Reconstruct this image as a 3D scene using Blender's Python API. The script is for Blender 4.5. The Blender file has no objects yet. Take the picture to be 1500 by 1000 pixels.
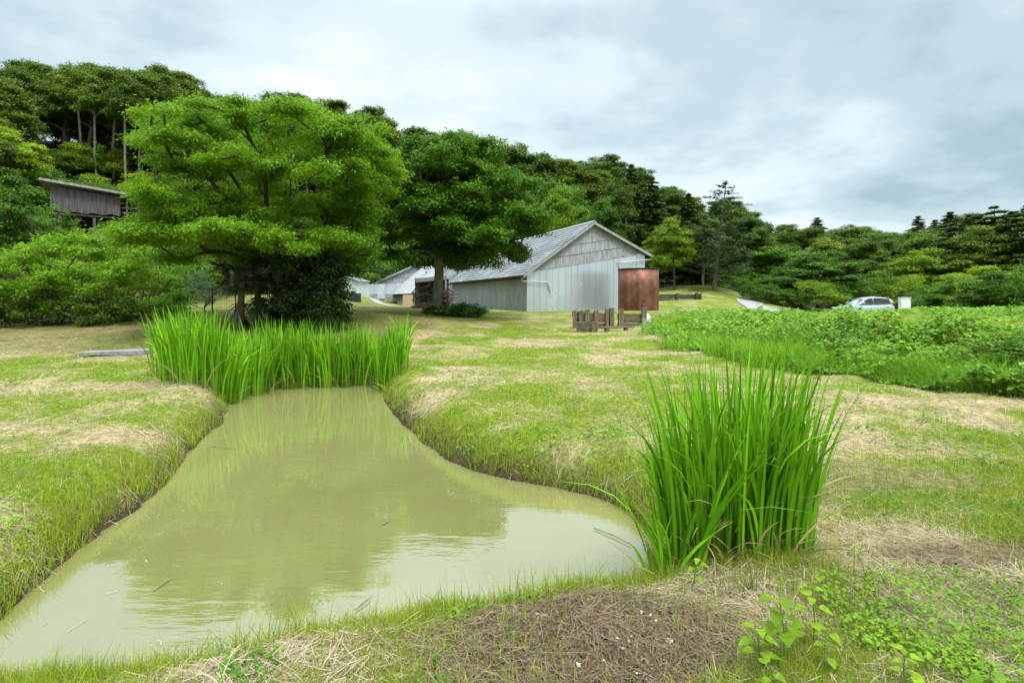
import bpy, math, random
import numpy as np
from mathutils import Vector
R = math.radians
sc = bpy.context.scene
C = sc.collection

# ---------------------------------------------------------------- camera, sky, sun, exposure
F, HX, HY, EYE = 833.0, 750.0, 437.0, 1.6           # focal length and horizon of the photograph (1500 px wide)
cam = bpy.data.cameras.new('camera'); co = bpy.data.objects.new('camera', cam); C.objects.link(co)
cam.sensor_width = 36; cam.lens = 36*F/1500; cam.shift_y = (HY-500)/1500
cam.clip_start = .05; cam.clip_end = 3000
co.location = (0, 0, EYE); co.rotation_euler = (R(90), 0, 0); sc.camera = co

SUN_EL, SUN_AZ = 62, 150                             # azimuth clockwise from +Y
w = bpy.data.worlds.new('World'); sc.world = w; w.use_nodes = True
nt = w.node_tree; nt.nodes.clear()
def N(t, typ, **kw):
    n = t.nodes.new(typ)
    for k, v in kw.items(): setattr(n, k, v)
    return n
def ramp(t, stops, interp='LINEAR'):
    r = N(t, 'ShaderNodeValToRGB'); cr = r.color_ramp; cr.interpolation = interp
    while len(cr.elements) < len(stops): cr.elements.new(.5)
    for e, (p, c) in zip(cr.elements, stops):
        e.position = p; e.color = (*c, 1) if len(c) == 3 else c
    return r
def math_n(t, op, a=None, b=None, clamp=False):
    n = N(t, 'ShaderNodeMath', operation=op, use_clamp=clamp)
    for i, v in enumerate((a, b)):
        if v is None: continue
        if isinstance(v, (int, float)): n.inputs[i].default_value = v
        else: t.links.new(v, n.inputs[i])
    return n.outputs[0]
def mixc(t, fac, a, b, blend='MIX'):
    n = N(t, 'ShaderNodeMix', data_type='RGBA', blend_type=blend)
    for i, v in ((0, fac), (6, a), (7, b)):
        if isinstance(v, (int, float)): n.inputs[i].default_value = v
        elif isinstance(v, tuple): n.inputs[i].default_value = (*v[:3], 1)
        else: t.links.new(v, n.inputs[i])
    return n.outputs[2]
sky = N(nt, 'ShaderNodeTexSky', sky_type='NISHITA', sun_disc=False, sun_elevation=R(SUN_EL), sun_rotation=R(SUN_AZ))
tc = N(nt, 'ShaderNodeTexCoord'); sep = N(nt, 'ShaderNodeSeparateXYZ'); nt.links.new(tc.outputs['Generated'], sep.inputs[0])
zz = math_n(nt, 'ADD', math_n(nt, 'MAXIMUM', sep.outputs[2], 0.0), .22)
cmb = N(nt, 'ShaderNodeCombineXYZ')
nt.links.new(math_n(nt, 'DIVIDE', sep.outputs[0], zz), cmb.inputs[0]); nt.links.new(math_n(nt, 'DIVIDE', sep.outputs[1], zz), cmb.inputs[1])
cmb.inputs[2].default_value = 3.7
n1 = N(nt, 'ShaderNodeTexNoise'); n1.inputs['Scale'].default_value = .75; n1.inputs['Detail'].default_value = 7; n1.inputs['Roughness'].default_value = .5; n1.inputs['Distortion'].default_value = .35
nt.links.new(cmb.outputs[0], n1.inputs['Vector'])
n2 = N(nt, 'ShaderNodeTexNoise'); n2.inputs['Scale'].default_value = 2.3; n2.inputs['Detail'].default_value = 5; n2.inputs['Roughness'].default_value = .55
nt.links.new(cmb.outputs[0], n2.inputs['Vector'])
den = math_n(nt, 'ADD', math_n(nt, 'MULTIPLY', n1.outputs[0], .75), math_n(nt, 'MULTIPLY', n2.outputs[0], .25))
cl = ramp(nt, [(.36, (2.2, 3.0, 3.3)), (.45, (3.2, 4.0, 4.35)), (.53, (4.4, 5.1, 5.3)), (.63, (5.9, 6.2, 6.25))], 'EASE')
nt.links.new(den, cl.inputs[0])
skymix = mixc(nt, .9, sky.outputs[0], cl.outputs[0])
mr = N(nt, 'ShaderNodeMapRange', interpolation_type='SMOOTHSTEP'); mr.inputs[1].default_value = .43; mr.inputs[2].default_value = .8; mr.inputs[3].default_value = 1.0; mr.inputs[4].default_value = 4.6  # brightness added to the unseen sky overhead, lifting ground and pond reflection
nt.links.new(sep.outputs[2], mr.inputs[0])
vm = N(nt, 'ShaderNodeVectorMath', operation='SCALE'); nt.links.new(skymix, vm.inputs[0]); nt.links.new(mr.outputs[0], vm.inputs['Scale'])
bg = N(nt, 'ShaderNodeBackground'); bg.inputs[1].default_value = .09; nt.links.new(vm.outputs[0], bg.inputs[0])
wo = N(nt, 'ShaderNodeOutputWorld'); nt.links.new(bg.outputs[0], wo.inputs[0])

sl = bpy.data.lights.new('sun', 'SUN'); so = bpy.data.objects.new('sun', sl); C.objects.link(so)
sl.energy = 1.5; sl.angle = R(14); sl.color = (1, .96, .88)
so.rotation_euler = (R(90-SUN_EL), 0, R(180-SUN_AZ)); so.location = (10, -20, 40)
vs = sc.view_settings; vs.view_transform = 'Standard'; vs.look = 'None'; vs.gamma = 1; vs.use_curve_mapping = False; vs.exposure = 1.1
sc.cycles.max_bounces = 6; sc.cycles.diffuse_bounces = 3; sc.cycles.glossy_bounces = 3; sc.cycles.transmission_bounces = 4
sc.cycles.use_denoising = True; sc.cycles.caustics_reflective = False; sc.cycles.caustics_refractive = False

# ---------------------------------------------------------------- helpers
def P(px, py, D): return np.array([(px-HX)/F*D, D, EYE+(HY-py)/F*D])
def tag(o, label=None, cat=None, group=None, kind=None):
    if label: o['label'] = label
    if cat: o['category'] = cat
    if group: o['group'] = group
    if kind: o['kind'] = kind
    return o
def link(name, me, mat, parent=None, loc=None):
    o = bpy.data.objects.new(name, me); C.objects.link(o)
    if mat is not None:
        for m in (mat if isinstance(mat, list) else [mat]): me.materials.append(m)
    if parent: o.parent = parent
    if loc is not None: o.location = loc
    return o
def empty(name, loc, rz=0, **kw):
    o = bpy.data.objects.new(name, None); C.objects.link(o); o.location = tuple(loc); o.rotation_euler = (0, 0, rz); o.empty_display_size = .3
    return tag(o, **kw)
def mesh_quads(name, V, Q, v=None, col=None, smooth=False):
    """V (n,3), Q (m,4) int; v per-face float, col per-vertex rgb"""
    me = bpy.data.meshes.new(name)
    V = np.ascontiguousarray(V, np.float32); Q = np.ascontiguousarray(Q, np.int32)
    me.vertices.add(len(V)); me.vertices.foreach_set('co', V.ravel())
    m = len(Q); me.loops.add(m*4); me.loops.foreach_set('vertex_index', Q.ravel())
    me.polygons.add(m); me.polygons.foreach_set('loop_start', np.arange(0, m*4, 4, dtype=np.int32))
    if smooth: me.polygons.foreach_set('use_smooth', np.ones(m, bool))
    if v is not None:
        a = me.attributes.new('v', 'FLOAT', 'FACE'); a.data.foreach_set('value', np.ascontiguousarray(v, np.float32))
    if col is not None:
        a = me.attributes.new('Col', 'FLOAT_COLOR', 'POINT')
        c4 = np.ones((len(V), 4), np.float32); c4[:, :3] = col; a.data.foreach_set('color', c4.ravel())
    me.update(calc_edges=True); me.validate()
    return me
class MB:
    """collects boxes, prisms and tubes into one mesh"""
    def __init__(s): s.v = []; s.f = []; s.sm = []
    def add(s, vs_, fs, smooth=False):
        b = len(s.v); s.v += [tuple(map(float, p)) for p in vs_]; s.f += [[b+i for i in f] for f in fs]; s.sm += [smooth]*len(fs); return s
    def box(s, x0, x1, y0, y1, z0, z1):
        return s.add([(x0,y0,z0),(x1,y0,z0),(x1,y1,z0),(x0,y1,z0),(x0,y0,z1),(x1,y0,z1),(x1,y1,z1),(x0,y1,z1)],
            [(0,3,2,1),(4,5,6,7),(0,1,5,4),(1,2,6,5),(2,3,7,6),(3,0,4,7)])
    def hexa(s, a, b):      # a, b: two quads (4 points each) joined
        return s.add(list(a)+list(b), [(0,3,2,1),(4,5,6,7),(0,1,5,4),(1,2,6,5),(2,3,7,6),(3,0,4,7)])
    def prism(s, poly, axis, t0, t1):
        n = len(poly)
        def mk(p, t): return (p[0], t, p[1]) if axis == 'y' else ((t, p[0], p[1]) if axis == 'x' else (p[0], p[1], t))
        return s.add([mk(p, t0) for p in poly]+[mk(p, t1) for p in poly],
            [tuple(range(n))[::-1], tuple(range(n, 2*n))]+[(i, (i+1) % n, n+(i+1) % n, n+i) for i in range(n)])
    def tube(s, pts, rad, n=8, cap=True, smooth=True):
        pts = [np.array(p, float) for p in pts]; rad = rad if hasattr(rad, '__len__') else [rad]*len(pts); rings = []
        for i, p in enumerate(pts):
            d = pts[min(i+1, len(pts)-1)]-pts[max(i-1, 0)]; d /= max(np.linalg.norm(d), 1e-9)
            a = np.cross(d, (0, 0, 1) if abs(d[2]) < .9 else (1, 0, 0)); a /= np.linalg.norm(a); b = np.cross(d, a)
            rings += [p+rad[i]*(math.cos(2*math.pi*k/n)*a+math.sin(2*math.pi*k/n)*b) for k in range(n)]
        fs = [(i*n+k, i*n+(k+1) % n, (i+1)*n+(k+1) % n, (i+1)*n+k) for i in range(len(pts)-1) for k in range(n)]
        s.add(rings, fs, smooth)
        if cap: s.add(rings[:n], [tuple(range(n))]); s.add(rings[-n:], [tuple(range(n))[::-1]])
        return s
    def build(s, name, mat, parent=None, loc=None, bevel=0):
        me = bpy.data.meshes.new(name); me.from_pydata(s.v, [], s.f)
        me.polygons.foreach_set('use_smooth', s.sm); me.update()
        o = link(name, me, mat, parent, loc)
        if bevel:
            b = o.modifiers.new('bevel', 'BEVEL'); b.width = bevel; b.segments = 2; b.limit_method = 'ANGLE'
        return o
def _h(ix, iy, seed):
    n = (ix.astype(np.int64)*374761393+iy.astype(np.int64)*668265263+seed*1274126177) & 0xffffffff
    n = ((n ^ (n >> 13))*1274126177) & 0xffffffff
    return ((n ^ (n >> 16)) & 0xffff)/65535.0
def vnoise(x, y, seed=0):
    ix = np.floor(x); iy = np.floor(y); fx = x-ix; fy = y-iy; fx = fx*fx*(3-2*fx); fy = fy*fy*(3-2*fy)
    a = _h(ix, iy, seed); b = _h(ix+1, iy, seed); c = _h(ix, iy+1, seed); d = _h(ix+1, iy+1, seed)
    return (a*(1-fx)+b*fx)*(1-fy)+(c*(1-fx)+d*fx)*fy
def fbm(x, y, sc_=1., oct_=4, seed=0):
    s = 0; a = .5; t = 0
    for k in range(oct_): s = s+a*vnoise(x*sc_*2**k+17.3*k, y*sc_*2**k-9.1*k, seed+k); t += a; a *= .5
    return s/t
def sstep(a, b, x): t = np.clip((x-a)/(b-a), 0, 1); return t*t*(3-2*t)

# ---------------------------------------------------------------- materials
def mat_new(name):
    m = bpy.data.materials.new(name); m.use_nodes = True; t = m.node_tree; t.nodes.clear()
    out = N(t, 'ShaderNodeOutputMaterial'); b = N(t, 'ShaderNodeBsdfPrincipled'); t.links.new(b.outputs[0], out.inputs[0])
    return m, t, b, out
def mat_leaf(name, dark, light, trans=.3, rough=.5, objvar=.35, spec=.12):
    m, t, b, out = mat_new(name)
    at = N(t, 'ShaderNodeAttribute', attribute_name='v'); oi = N(t, 'ShaderNodeObjectInfo')
    fac = math_n(t, 'ADD', math_n(t, 'MULTIPLY', at.outputs['Fac'], 1-objvar), math_n(t, 'MULTIPLY', oi.outputs['Random'], objvar))
    r = ramp(t, [(.08, dark), (.5, tuple((a+c)/2*.92 for a, c in zip(dark, light))), (.92, light)]); t.links.new(fac, r.inputs[0])
    t.links.new(r.outputs[0], b.inputs['Base Color']); b.inputs['Roughness'].default_value = rough; b.inputs['Specular IOR Level'].default_value = spec
    tr = N(t, 'ShaderNodeBsdfTranslucent'); hs = N(t, 'ShaderNodeHueSaturation'); hs.inputs['Value'].default_value = 1.25; hs.inputs['Hue'].default_value = .485
    t.links.new(r.outputs[0], hs.inputs['Color']); t.links.new(hs.outputs[0], tr.inputs[0])
    mx = N(t, 'ShaderNodeMixShader'); mx.inputs[0].default_value = trans
    t.links.new(b.outputs[0], mx.inputs[1]); t.links.new(tr.outputs[0], mx.inputs[2]); t.links.new(mx.outputs[0], out.inputs[0])
    return m
def mat_blade(name, trans=.25, rough=.45):
    m, t, b, out = mat_new(name)
    at = N(t, 'ShaderNodeAttribute', attribute_name='Col')
    t.links.new(at.outputs['Color'], b.inputs['Base Color']); b.inputs['Roughness'].default_value = rough; b.inputs['Specular IOR Level'].default_value = .12
    tr = N(t, 'ShaderNodeBsdfTranslucent'); t.links.new(at.outputs['Color'], tr.inputs[0])
    mx = N(t, 'ShaderNodeMixShader'); mx.inputs[0].default_value = trans
    t.links.new(b.outputs[0], mx.inputs[1]); t.links.new(tr.outputs[0], mx.inputs[2]); t.links.new(mx.outputs[0], out.inputs[0])
    return m
def mat_noise(name, stops, scale=(6, 6, 6), rough=.7, metal=0., detail=6, bump=.15, rvar=0., spec=.4, bscale=1.0, second=None):
    """procedural surface: stretched noise through a colour ramp, with bump; second=(stops, scale, strength) multiplies a second pattern"""
    m, t, b, out = mat_new(name)
    tc = N(t, 'ShaderNodeTexCoord'); mp = N(t, 'ShaderNodeMapping'); mp.inputs['Scale'].default_value = scale
    t.links.new(tc.outputs['Object'], mp.inputs[0])
    n = N(t, 'ShaderNodeTexNoise'); n.inputs['Scale'].default_value = 1; n.inputs['Detail'].default_value = detail; n.inputs['Roughness'].default_value = .6
    t.links.new(mp.outputs[0], n.inputs['Vector'])
    r = ramp(t, stops); t.links.new(n.outputs[0], r.inputs[0]); col = r.outputs[0]
    if second:
        mp2 = N(t, 'ShaderNodeMapping'); mp2.inputs['Scale'].default_value = second[1]; t.links.new(tc.outputs['Object'], mp2.inputs[0])
        k = N(t, 'ShaderNodeTexNoise'); k.inputs['Scale'].default_value = 1; k.inputs['Detail'].default_value = 5; t.links.new(mp2.outputs[0], k.inputs['Vector'])
        r2 = ramp(t, second[0]); t.links.new(k.outputs[0], r2.inputs[0]); col = mixc(t, second[2], col, r2.outputs[0], 'MULTIPLY')
    t.links.new(col, b.inputs['Base Color'])
    b.inputs['Metallic'].default_value = metal; b.inputs['Specular IOR Level'].default_value = spec
    if rvar:
        t.links.new(math_n(t, 'ADD', math_n(t, 'MULTIPLY', n.outputs[0], rvar), rough-rvar/2), b.inputs['Roughness'])
    else: b.inputs['Roughness'].default_value = rough
    if bump:
        bp = N(t, 'ShaderNodeBump'); bp.inputs['Strength'].default_value = bump; bp.inputs['Distance'].default_value = .02*bscale
        t.links.new(n.outputs[0], bp.inputs['Height']); t.links.new(bp.outputs[0], b.inputs['Normal'])
    return m
M = {}
M['leaf_big'] = mat_leaf('leaf_big', (.032, .10, .005), (.215, .41, .016), .4)
M['leaf_mid'] = mat_leaf('leaf_mid', (.026, .075, .006), (.135, .275, .018), .3)
M['leaf_tall'] = mat_leaf('leaf_tall', (.030, .092, .005), (.175, .36, .016), .38)
M['leaf_dark'] = mat_leaf('leaf_dark', (.028, .062, .006), (.135, .225, .018), .25, .5)
M['leaf_ever'] = mat_leaf('leaf_ever', (.030, .064, .005), (.17, .265, .018), .25, .5)
M['leaf_lime'] = mat_leaf('leaf_lime', (.07, .15, .006), (.29, .42, .018), .35)
M['leaf_yellow'] = mat_leaf('leaf_yellow', (.08, .14, .012), (.30, .36, .05), .3)
M['leaf_conifer'] = mat_leaf('leaf_conifer', (.028, .055, .010), (.10, .165, .022), .15, .5)
M['leaf_larch'] = mat_leaf('leaf_larch', (.02, .05, .015), (.07, .125, .04), .2, .5)
M['leaf_grey'] = mat_leaf('leaf_grey', (.09, .15, .06), (.25, .33, .16), .3)
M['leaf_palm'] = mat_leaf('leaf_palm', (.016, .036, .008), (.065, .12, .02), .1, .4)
M['leaf_clover'] = mat_leaf('leaf_clover', (.045, .11, .008), (.19, .32, .022), .3, objvar=0)
M['leaf_weed'] = mat_leaf('leaf_weed', (.042, .13, .008), (.21, .38, .028), .3, objvar=0)
M['blade'] = mat_blade('blade')
M['straw'] = mat_blade('straw', .1, .7)
M['bark'] = mat_noise('bark', [(.3, (.035, .028, .020)), (.7, (.13, .11, .085))], (9, 9, 3), .9, bump=.6)
M['bark_dark'] = mat_noise('bark_dark', [(.3, (.016, .013, .010)), (.7, (.065, .055, .042))], (9, 9, 3), .9, bump=.6)
M['bark_pale'] = mat_noise('bark_pale', [(.3, (.10, .085, .06)), (.7, (.27, .24, .18))], (9, 9, 3), .9, bump=.6)
M['bark_moss'] = mat_noise('bark_moss', [(.3, (.07, .065, .04)), (.6, (.21, .20, .13)), (.8, (.14, .17, .06))], (6, 6, 2), .9, bump=.6)

# ---------------------------------------------------------------- terrain
WATER = -.30
def shore(px, py): D = F*(EYE-WATER)/(py-HY); return ((px-HX)/F*D, D)
SH = [shore(*p) for p in [(-330, 985), (-160, 950), (0, 922), (40, 880), (100, 830), (155, 775), (210, 742), (245, 705), (285, 660), (318, 625), (335, 600), (342, 580),
     (300, 560), (330, 548), (400, 540), (500, 536), (560, 538), (566, 560), (562, 585), (580, 612), (610, 640), (650, 672), (700, 692), (760, 708), (830, 718), (900, 738), (946, 757), (958, 790), (948, 840),
     (925, 872), (870, 884), (800, 894), (700, 914), (600, 935), (500, 958), (400, 984), (320, 1003), (200, 1022), (0, 1032), (-330, 1030)]]
SH = np.array(SH)
def chaikin(p):
    q = np.roll(p, -1, 0); return np.stack([p*.75+q*.25, p*.25+q*.75], 1).reshape(-1, 2)
SHS = chaikin(chaikin(SH))
# uneven shore
_n = len(SHS); SHS = SHS+np.stack([(fbm(SHS[:, 0], SHS[:, 1], 1.6, 3, 5)-.5)*.22, (fbm(SHS[:, 0], SHS[:, 1], 1.6, 3, 9)-.5)*.22], 1)
def in_poly(poly, x, y):
    ins = np.zeros(x.shape, bool); n = len(poly)
    for i in range(n):
        x0, y0 = poly[i]; x1, y1 = poly[(i+1) % n]
        if y0 == y1: continue
        ins ^= ((y0 > y) != (y1 > y)) & (x < (x1-x0)*(y-y0)/(y1-y0)+x0)
    return ins
def pond_d(x, y):
    """signed distance to the waterline (negative in the water); far points get 9"""
    shp = x.shape; x = x.ravel(); y = y.ravel(); d = np.full(x.shape, 9.0)
    m = (x > -12) & (x < 6) & (y > 0) & (y < 24)
    xx, yy = x[m], y[m]; best = np.full(xx.shape, 1e9); n = len(SHS)
    for i in range(n):
        a = SHS[i]; e = SHS[(i+1) % n]-a; L = max(e@e, 1e-12)
        t = np.clip(((xx-a[0])*e[0]+(yy-a[1])*e[1])/L, 0, 1)
        best = np.minimum(best, (xx-a[0]-t*e[0])**2+(yy-a[1]-t*e[1])**2)
    best = np.sqrt(best); best[in_poly(SHS, xx, yy)] *= -1
    d[m] = np.minimum(best, 9.0); return d.reshape(shp)
CP = [(0,0,0),(2,2,.02),(-2,-1,0),(3,4,.02),(-5,5,.02),(-8,8,.05),(-12,12,0),(-8,14,0),(-15,16,0),(2,7,.06),(4,9,.06),(2,11,.08),(5,12.2,.02),(4.8,18,.12),(8.1,9,0),(12,6.3,0),(6,5,0),
      (-20,8,0),(10,0,0),(-10,0,0),(0,15,.05),(2.5,15,.06),(-2,14,.05),(-25,0,0),(25,-5,0),(-5,-8,0),(8,-10,0),(-4,17,.1),(0,19,.12),(-30,16,0),(20,3,0)]
CP += [tuple(P(*q)) for q in [(820,466,30),(640,487,22),(772,456,36),(660,452,37),(945,454,39),(700,460,30.5),(600,452,33),(560,448,38),(545,436,55),(585,448,50),(565,446,56),(600,450,44),(510,440,45),(450,466,23),(330,466,23),(100,520,16),(100,492,20),(100,472,24),
      (0,474,25),(-200,474,25),(-500,470,25),(300,440,45),(935,454.5,35),(960,461,28),(1050,463,24),(1200,465,19),(1350,466,16),(1500,467,14),(1700,468,12),(2100,470,10),(880,482,24.5),(800,490,22),(930,475,26),
      (1040,441,45),(980,440,46),(1100,446,47),(1110,450,42),(1040,419,58),(990,424,54),(700,440,60),(850,440,60)]]
CP += [(x, y, z) for x, y, z in [((1050-750)/F*34,34,.75),((1200-750)/F*27,27,.5),((1270-750)/F*46,46,0),((1500-750)/F*24,24,.4),((1400-750)/F*45,45,0),((1700-750)/F*45,45,0),((1300-750)/F*68,68,.2),((1500-750)/F*65,65,.3),((1150-750)/F*60,60,.8),
      (30,20,.3),(60,40,.5),(60,10,.3),(-60,10,0),(-60,40,1),(-30,70,2),(0,80,2),(30,80,2),(60,80,1),(-60,80,2),(60,-20,0),(-60,-20,0)]]
CP = np.array(CP)
def _U(r2): return np.where(r2 > 1e-9, r2*np.log(np.maximum(r2, 1e-9)), 0)
_n = len(CP); _K = _U(((CP[:, None, :2]-CP[None, :, :2])**2).sum(-1))+np.eye(_n)*2.0
_A = np.zeros((_n+3, _n+3)); _A[:_n, :_n] = _K; _A[:_n, _n] = 1; _A[:_n, _n+1:] = CP[:, :2]; _A[_n, :_n] = 1; _A[_n+1:, :_n] = CP[:, :2].T
_W = np.linalg.solve(_A, np.concatenate([CP[:, 2], [0, 0, 0]]))
T_PX = [-1500, -600, 0, 130, 250, 380, 500, 600, 740, 830, 900, 960, 1000, 1100, 1150, 1240, 1310, 1400, 1500, 2100, 3000]
T_SKY = [120, 60, 80, 97, 110, 128, 150, 178, 204, 228, 232, 256, 274, 300, 326, 330, 336, 312, 302, 298, 330]
T_FOOT = [24, 26, 28, 30, 36, 58, 78, 84, 86, 84, 76, 70, 68, 66, 66, 68, 70, 60, 52, 45, 45]
T_RIDGE = [66, 70, 76, 78, 84, 92, 104, 112, 116, 120, 120, 120, 120, 120, 125, 130, 135, 112, 98, 92, 92]
TREE_H = 11.5
def hill_t(x, y):
    px = HX+F*x/np.maximum(y, 1.0); f = np.interp(px, T_PX, T_FOOT); r = np.interp(px, T_PX, T_RIDGE)
    top = EYE+(HY-np.interp(px, T_PX, T_SKY))*r/F-TREE_H
    return (y-f)/(r-f), np.maximum(top-1.0, .5)
def base_h(x, y):
    shp = x.shape; cx = np.clip(x.ravel(), -58, 58); cy = np.clip(y.ravel(), -18, 78); z = _W[_n]+_W[_n+1]*cx+_W[_n+2]*cy
    for i in range(_n): z = z+_W[i]*_U((cx-CP[i, 0])**2+(cy-CP[i, 1])**2)
    t, top = hill_t(x.ravel(), y.ravel()); s = np.clip(t, 0, 1); s = s*s*(1.9-.9*s); tail = np.clip(t-1, 0, 3)
    return (z+top*(s-.25*tail*np.exp(-.5*tail))).reshape(shp)
def berm_mask(x, y):
    """1 on the weedy embankment to the right"""
    foot = np.interp(y, [4, 6.3, 9.0, 12.3, 15, 18.3, 22, 26, 30, 34], [15, 12, 8.1, 5.62, 4.95, 4.83, 5.3, 6.2, 8.5, 12])
    back = np.interp(y, [9, 14, 19, 24, 28, 33], [30, 30, 30, 22, 13, 11])
    return sstep(-.5, .5, x-foot+(fbm(x, y, .9, 3, 41)-.5)*1.3)*sstep(-.5, .5, back-x)*sstep(3.5, 5, y)
def ground_h(x, y):
    x = np.asarray(x, float); y = np.asarray(y, float)
    b = base_h(x, y); d = pond_d(x, y)
    near = sstep(40, 15, y)
    b = b+near*((fbm(x, y, .55, 3, 3)-.5)*.16+(fbm(x, y, 2.6, 3, 13)-.5)*.07)
    bm = berm_mask(x, y); b = b+bm*near*((fbm(x, y, .8, 3, 23)-.5)*.34*(1-.8*sstep(.55, .95, b)))
    rim = .055*np.exp(-((d-.75)/.35)**2)
    s = np.clip(d/.62, 0, 1); s = 1-(1-s)**2.2
    out = WATER+(b+rim-WATER)*s+(fbm(x, y, 5, 2, 31)-.5)*.05*np.clip(1-d, 0, 1)*(d > 0)
    inn = WATER-.04-np.minimum(-d*.7, .7)
    return np.where(d > 0, out, inn)
def gz(x, y): return float(ground_h(np.array([x]), np.array([y]))[0])
def soil_mask(x, y):
    n = (fbm(x, y, 1.6, 4, 51)-.5)*.9
    m = sstep(1.15, .7, np.sqrt(((x-.35)/1.0)**2+((y-2.55)/.55)**2)+n)
    m = np.maximum(m, sstep(1.1, .6, np.sqrt(((x-3.0)/.9)**2+((y-3.5)/.25)**2)+n)*.8)
    m = np.maximum(m, sstep(1.1, .6, np.sqrt(((x-2.9)/1.4)**2+((y-5.0)/.6)**2)+n)*.5)
    return m*.8
def green_mask(x, y):
    n = fbm(x, y, .8, 4, 61); n2 = fbm(x, y, 2.4, 3, 71); d = pond_d(x, y)
    g = .66+0*x
    g = np.where((x < -4.5) & (y > 8.5), .38+.38*sstep(8.5, 11, y), g)          # left lawn
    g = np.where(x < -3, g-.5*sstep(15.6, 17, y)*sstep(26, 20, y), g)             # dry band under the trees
    g = g+.3*np.exp(-((x+1.2)/2.2)**2-((y-15.5)/3)**2)                            # green patch beyond the pond
    g = g-.12*np.exp(-((x-3.0)/1.6)**2-((y-9)/3.5)**2)+.16*np.exp(-((x-2.6)/.9)**2-((y-4.2)/.6)**2)
    g = g+.34*fbm(x, y, 1.1, 2, 66)*np.exp(-(np.clip(d, 0, 9)/.45)**2)*np.where(y < 3.6, .6, 1)+.12*sstep(26, 33, y)
    g = g-.16*sstep(-1.8, -2.6, x)*sstep(9, 7.5, y)-.16*sstep(2.4, 3.4, x)*sstep(4.5, 5.5, y)*sstep(13, 10, y)
    g = g+(n-.5)*2.3+(n2-.5)*1.2
    return np.clip(np.maximum(g, berm_mask(x, y)), 0, 1)*(1-soil_mask(x, y))

def axis(*segs):
    out = []
    for a, b, s in segs: out += list(np.arange(a, b-1e-6, s))
    return np.array(out+[segs[-1][1]])
gx = axis((-700, -60, 20), (-60, -24, 1.2), (-24, -10, .3), (-10, 10, .075), (10, 26, .3), (26, 70, 1.2), (70, 700, 20))
gy = axis((-60, -5, 3), (-5, 1.2, .3), (1.2, 15, .075), (15, 36, .25), (36, 90, 1), (90, 170, 2.5), (170, 900, 30))
GX, GY = np.meshgrid(gx, gy); GZ = ground_h(GX, GY)
g = green_mask(GX, GY)[..., None]; s_ = soil_mask(GX, GY)[..., None]
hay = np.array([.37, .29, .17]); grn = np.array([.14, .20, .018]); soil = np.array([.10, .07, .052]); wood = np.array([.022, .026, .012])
colr = hay*(1-g)+grn*g; colr = colr*(1-s_)+soil*s_
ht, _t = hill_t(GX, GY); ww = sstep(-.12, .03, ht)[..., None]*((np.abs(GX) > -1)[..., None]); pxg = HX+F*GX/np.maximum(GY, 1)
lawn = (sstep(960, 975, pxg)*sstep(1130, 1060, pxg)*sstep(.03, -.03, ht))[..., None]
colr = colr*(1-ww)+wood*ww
shade_band = (sstep(15.5, 17.5, GY)*sstep(-3, -4.5, GX)*sstep(60, 40, GY))[..., None]
colr = colr*(1-shade_band*.7)+np.array([.15, .14, .05])*shade_band*.7  # tree shade put into the ground colour along the left slope
dd = pond_d(GX, GY); edge = (sstep(.32, .05, dd)*(dd < 5))[..., None]; colr = colr*(1-edge)+np.array([.07, .055, .03])*edge
nx, ny = len(gx), len(gy); idx = np.arange(nx*ny).reshape(ny, nx)
Q = np.stack([idx[:-1, :-1], idx[:-1, 1:], idx[1:, 1:], idx[1:, :-1]], -1).reshape(-1, 4)
gm, t, b, out = mat_new('ground')
at = N(t, 'ShaderNodeAttribute', attribute_name='Col'); tcg = N(t, 'ShaderNodeTexCoord')
na = N(t, 'ShaderNodeTexNoise'); na.inputs['Scale'].default_value = 14; na.inputs['Detail'].default_value = 8; na.inputs['Roughness'].default_value = .7; t.links.new(tcg.outputs['Object'], na.inputs['Vector'])
nb = N(t, 'ShaderNodeTexNoise'); nb.inputs['Scale'].default_value = 1.7; nb.inputs['Detail'].default_value = 6; t.links.new(tcg.outputs['Object'], nb.inputs['Vector'])
ra = ramp(t, [(.32, (.30, .27, .23)), (.6, (1.15, 1.12, 1.05))]); t.links.new(na.outputs[0], ra.inputs[0])
rb = ramp(t, [(.3, (.75, .8, .7)), (.7, (1.15, 1.1, 1.1))]); t.links.new(nb.outputs[0], rb.inputs[0])
cc = mixc(t, 1., mixc(t, 1., at.outputs['Color'], ra.outputs[0], 'MULTIPLY'), rb.outputs[0], 'MULTIPLY'); t.links.new(cc, b.inputs['Base Color'])
b.inputs['Roughness'].default_value = .95; b.inputs['Specular IOR Level'].default_value = .1
bp = N(t, 'ShaderNodeBump'); bp.inputs['Strength'].default_value = .9; bp.inputs['Distance'].default_value = .03; t.links.new(na.outputs[0], bp.inputs['Height']); t.links.new(bp.outputs[0], b.inputs['Normal'])
tag(link('ground', mesh_quads('ground', np.stack([GX, GY, GZ], -1).reshape(-1, 3), Q, col=colr.reshape(-1, 3), smooth=True), gm), 'rough mown meadow of hay and green grass sloping up to a wooded hill', kind='structure')

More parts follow.
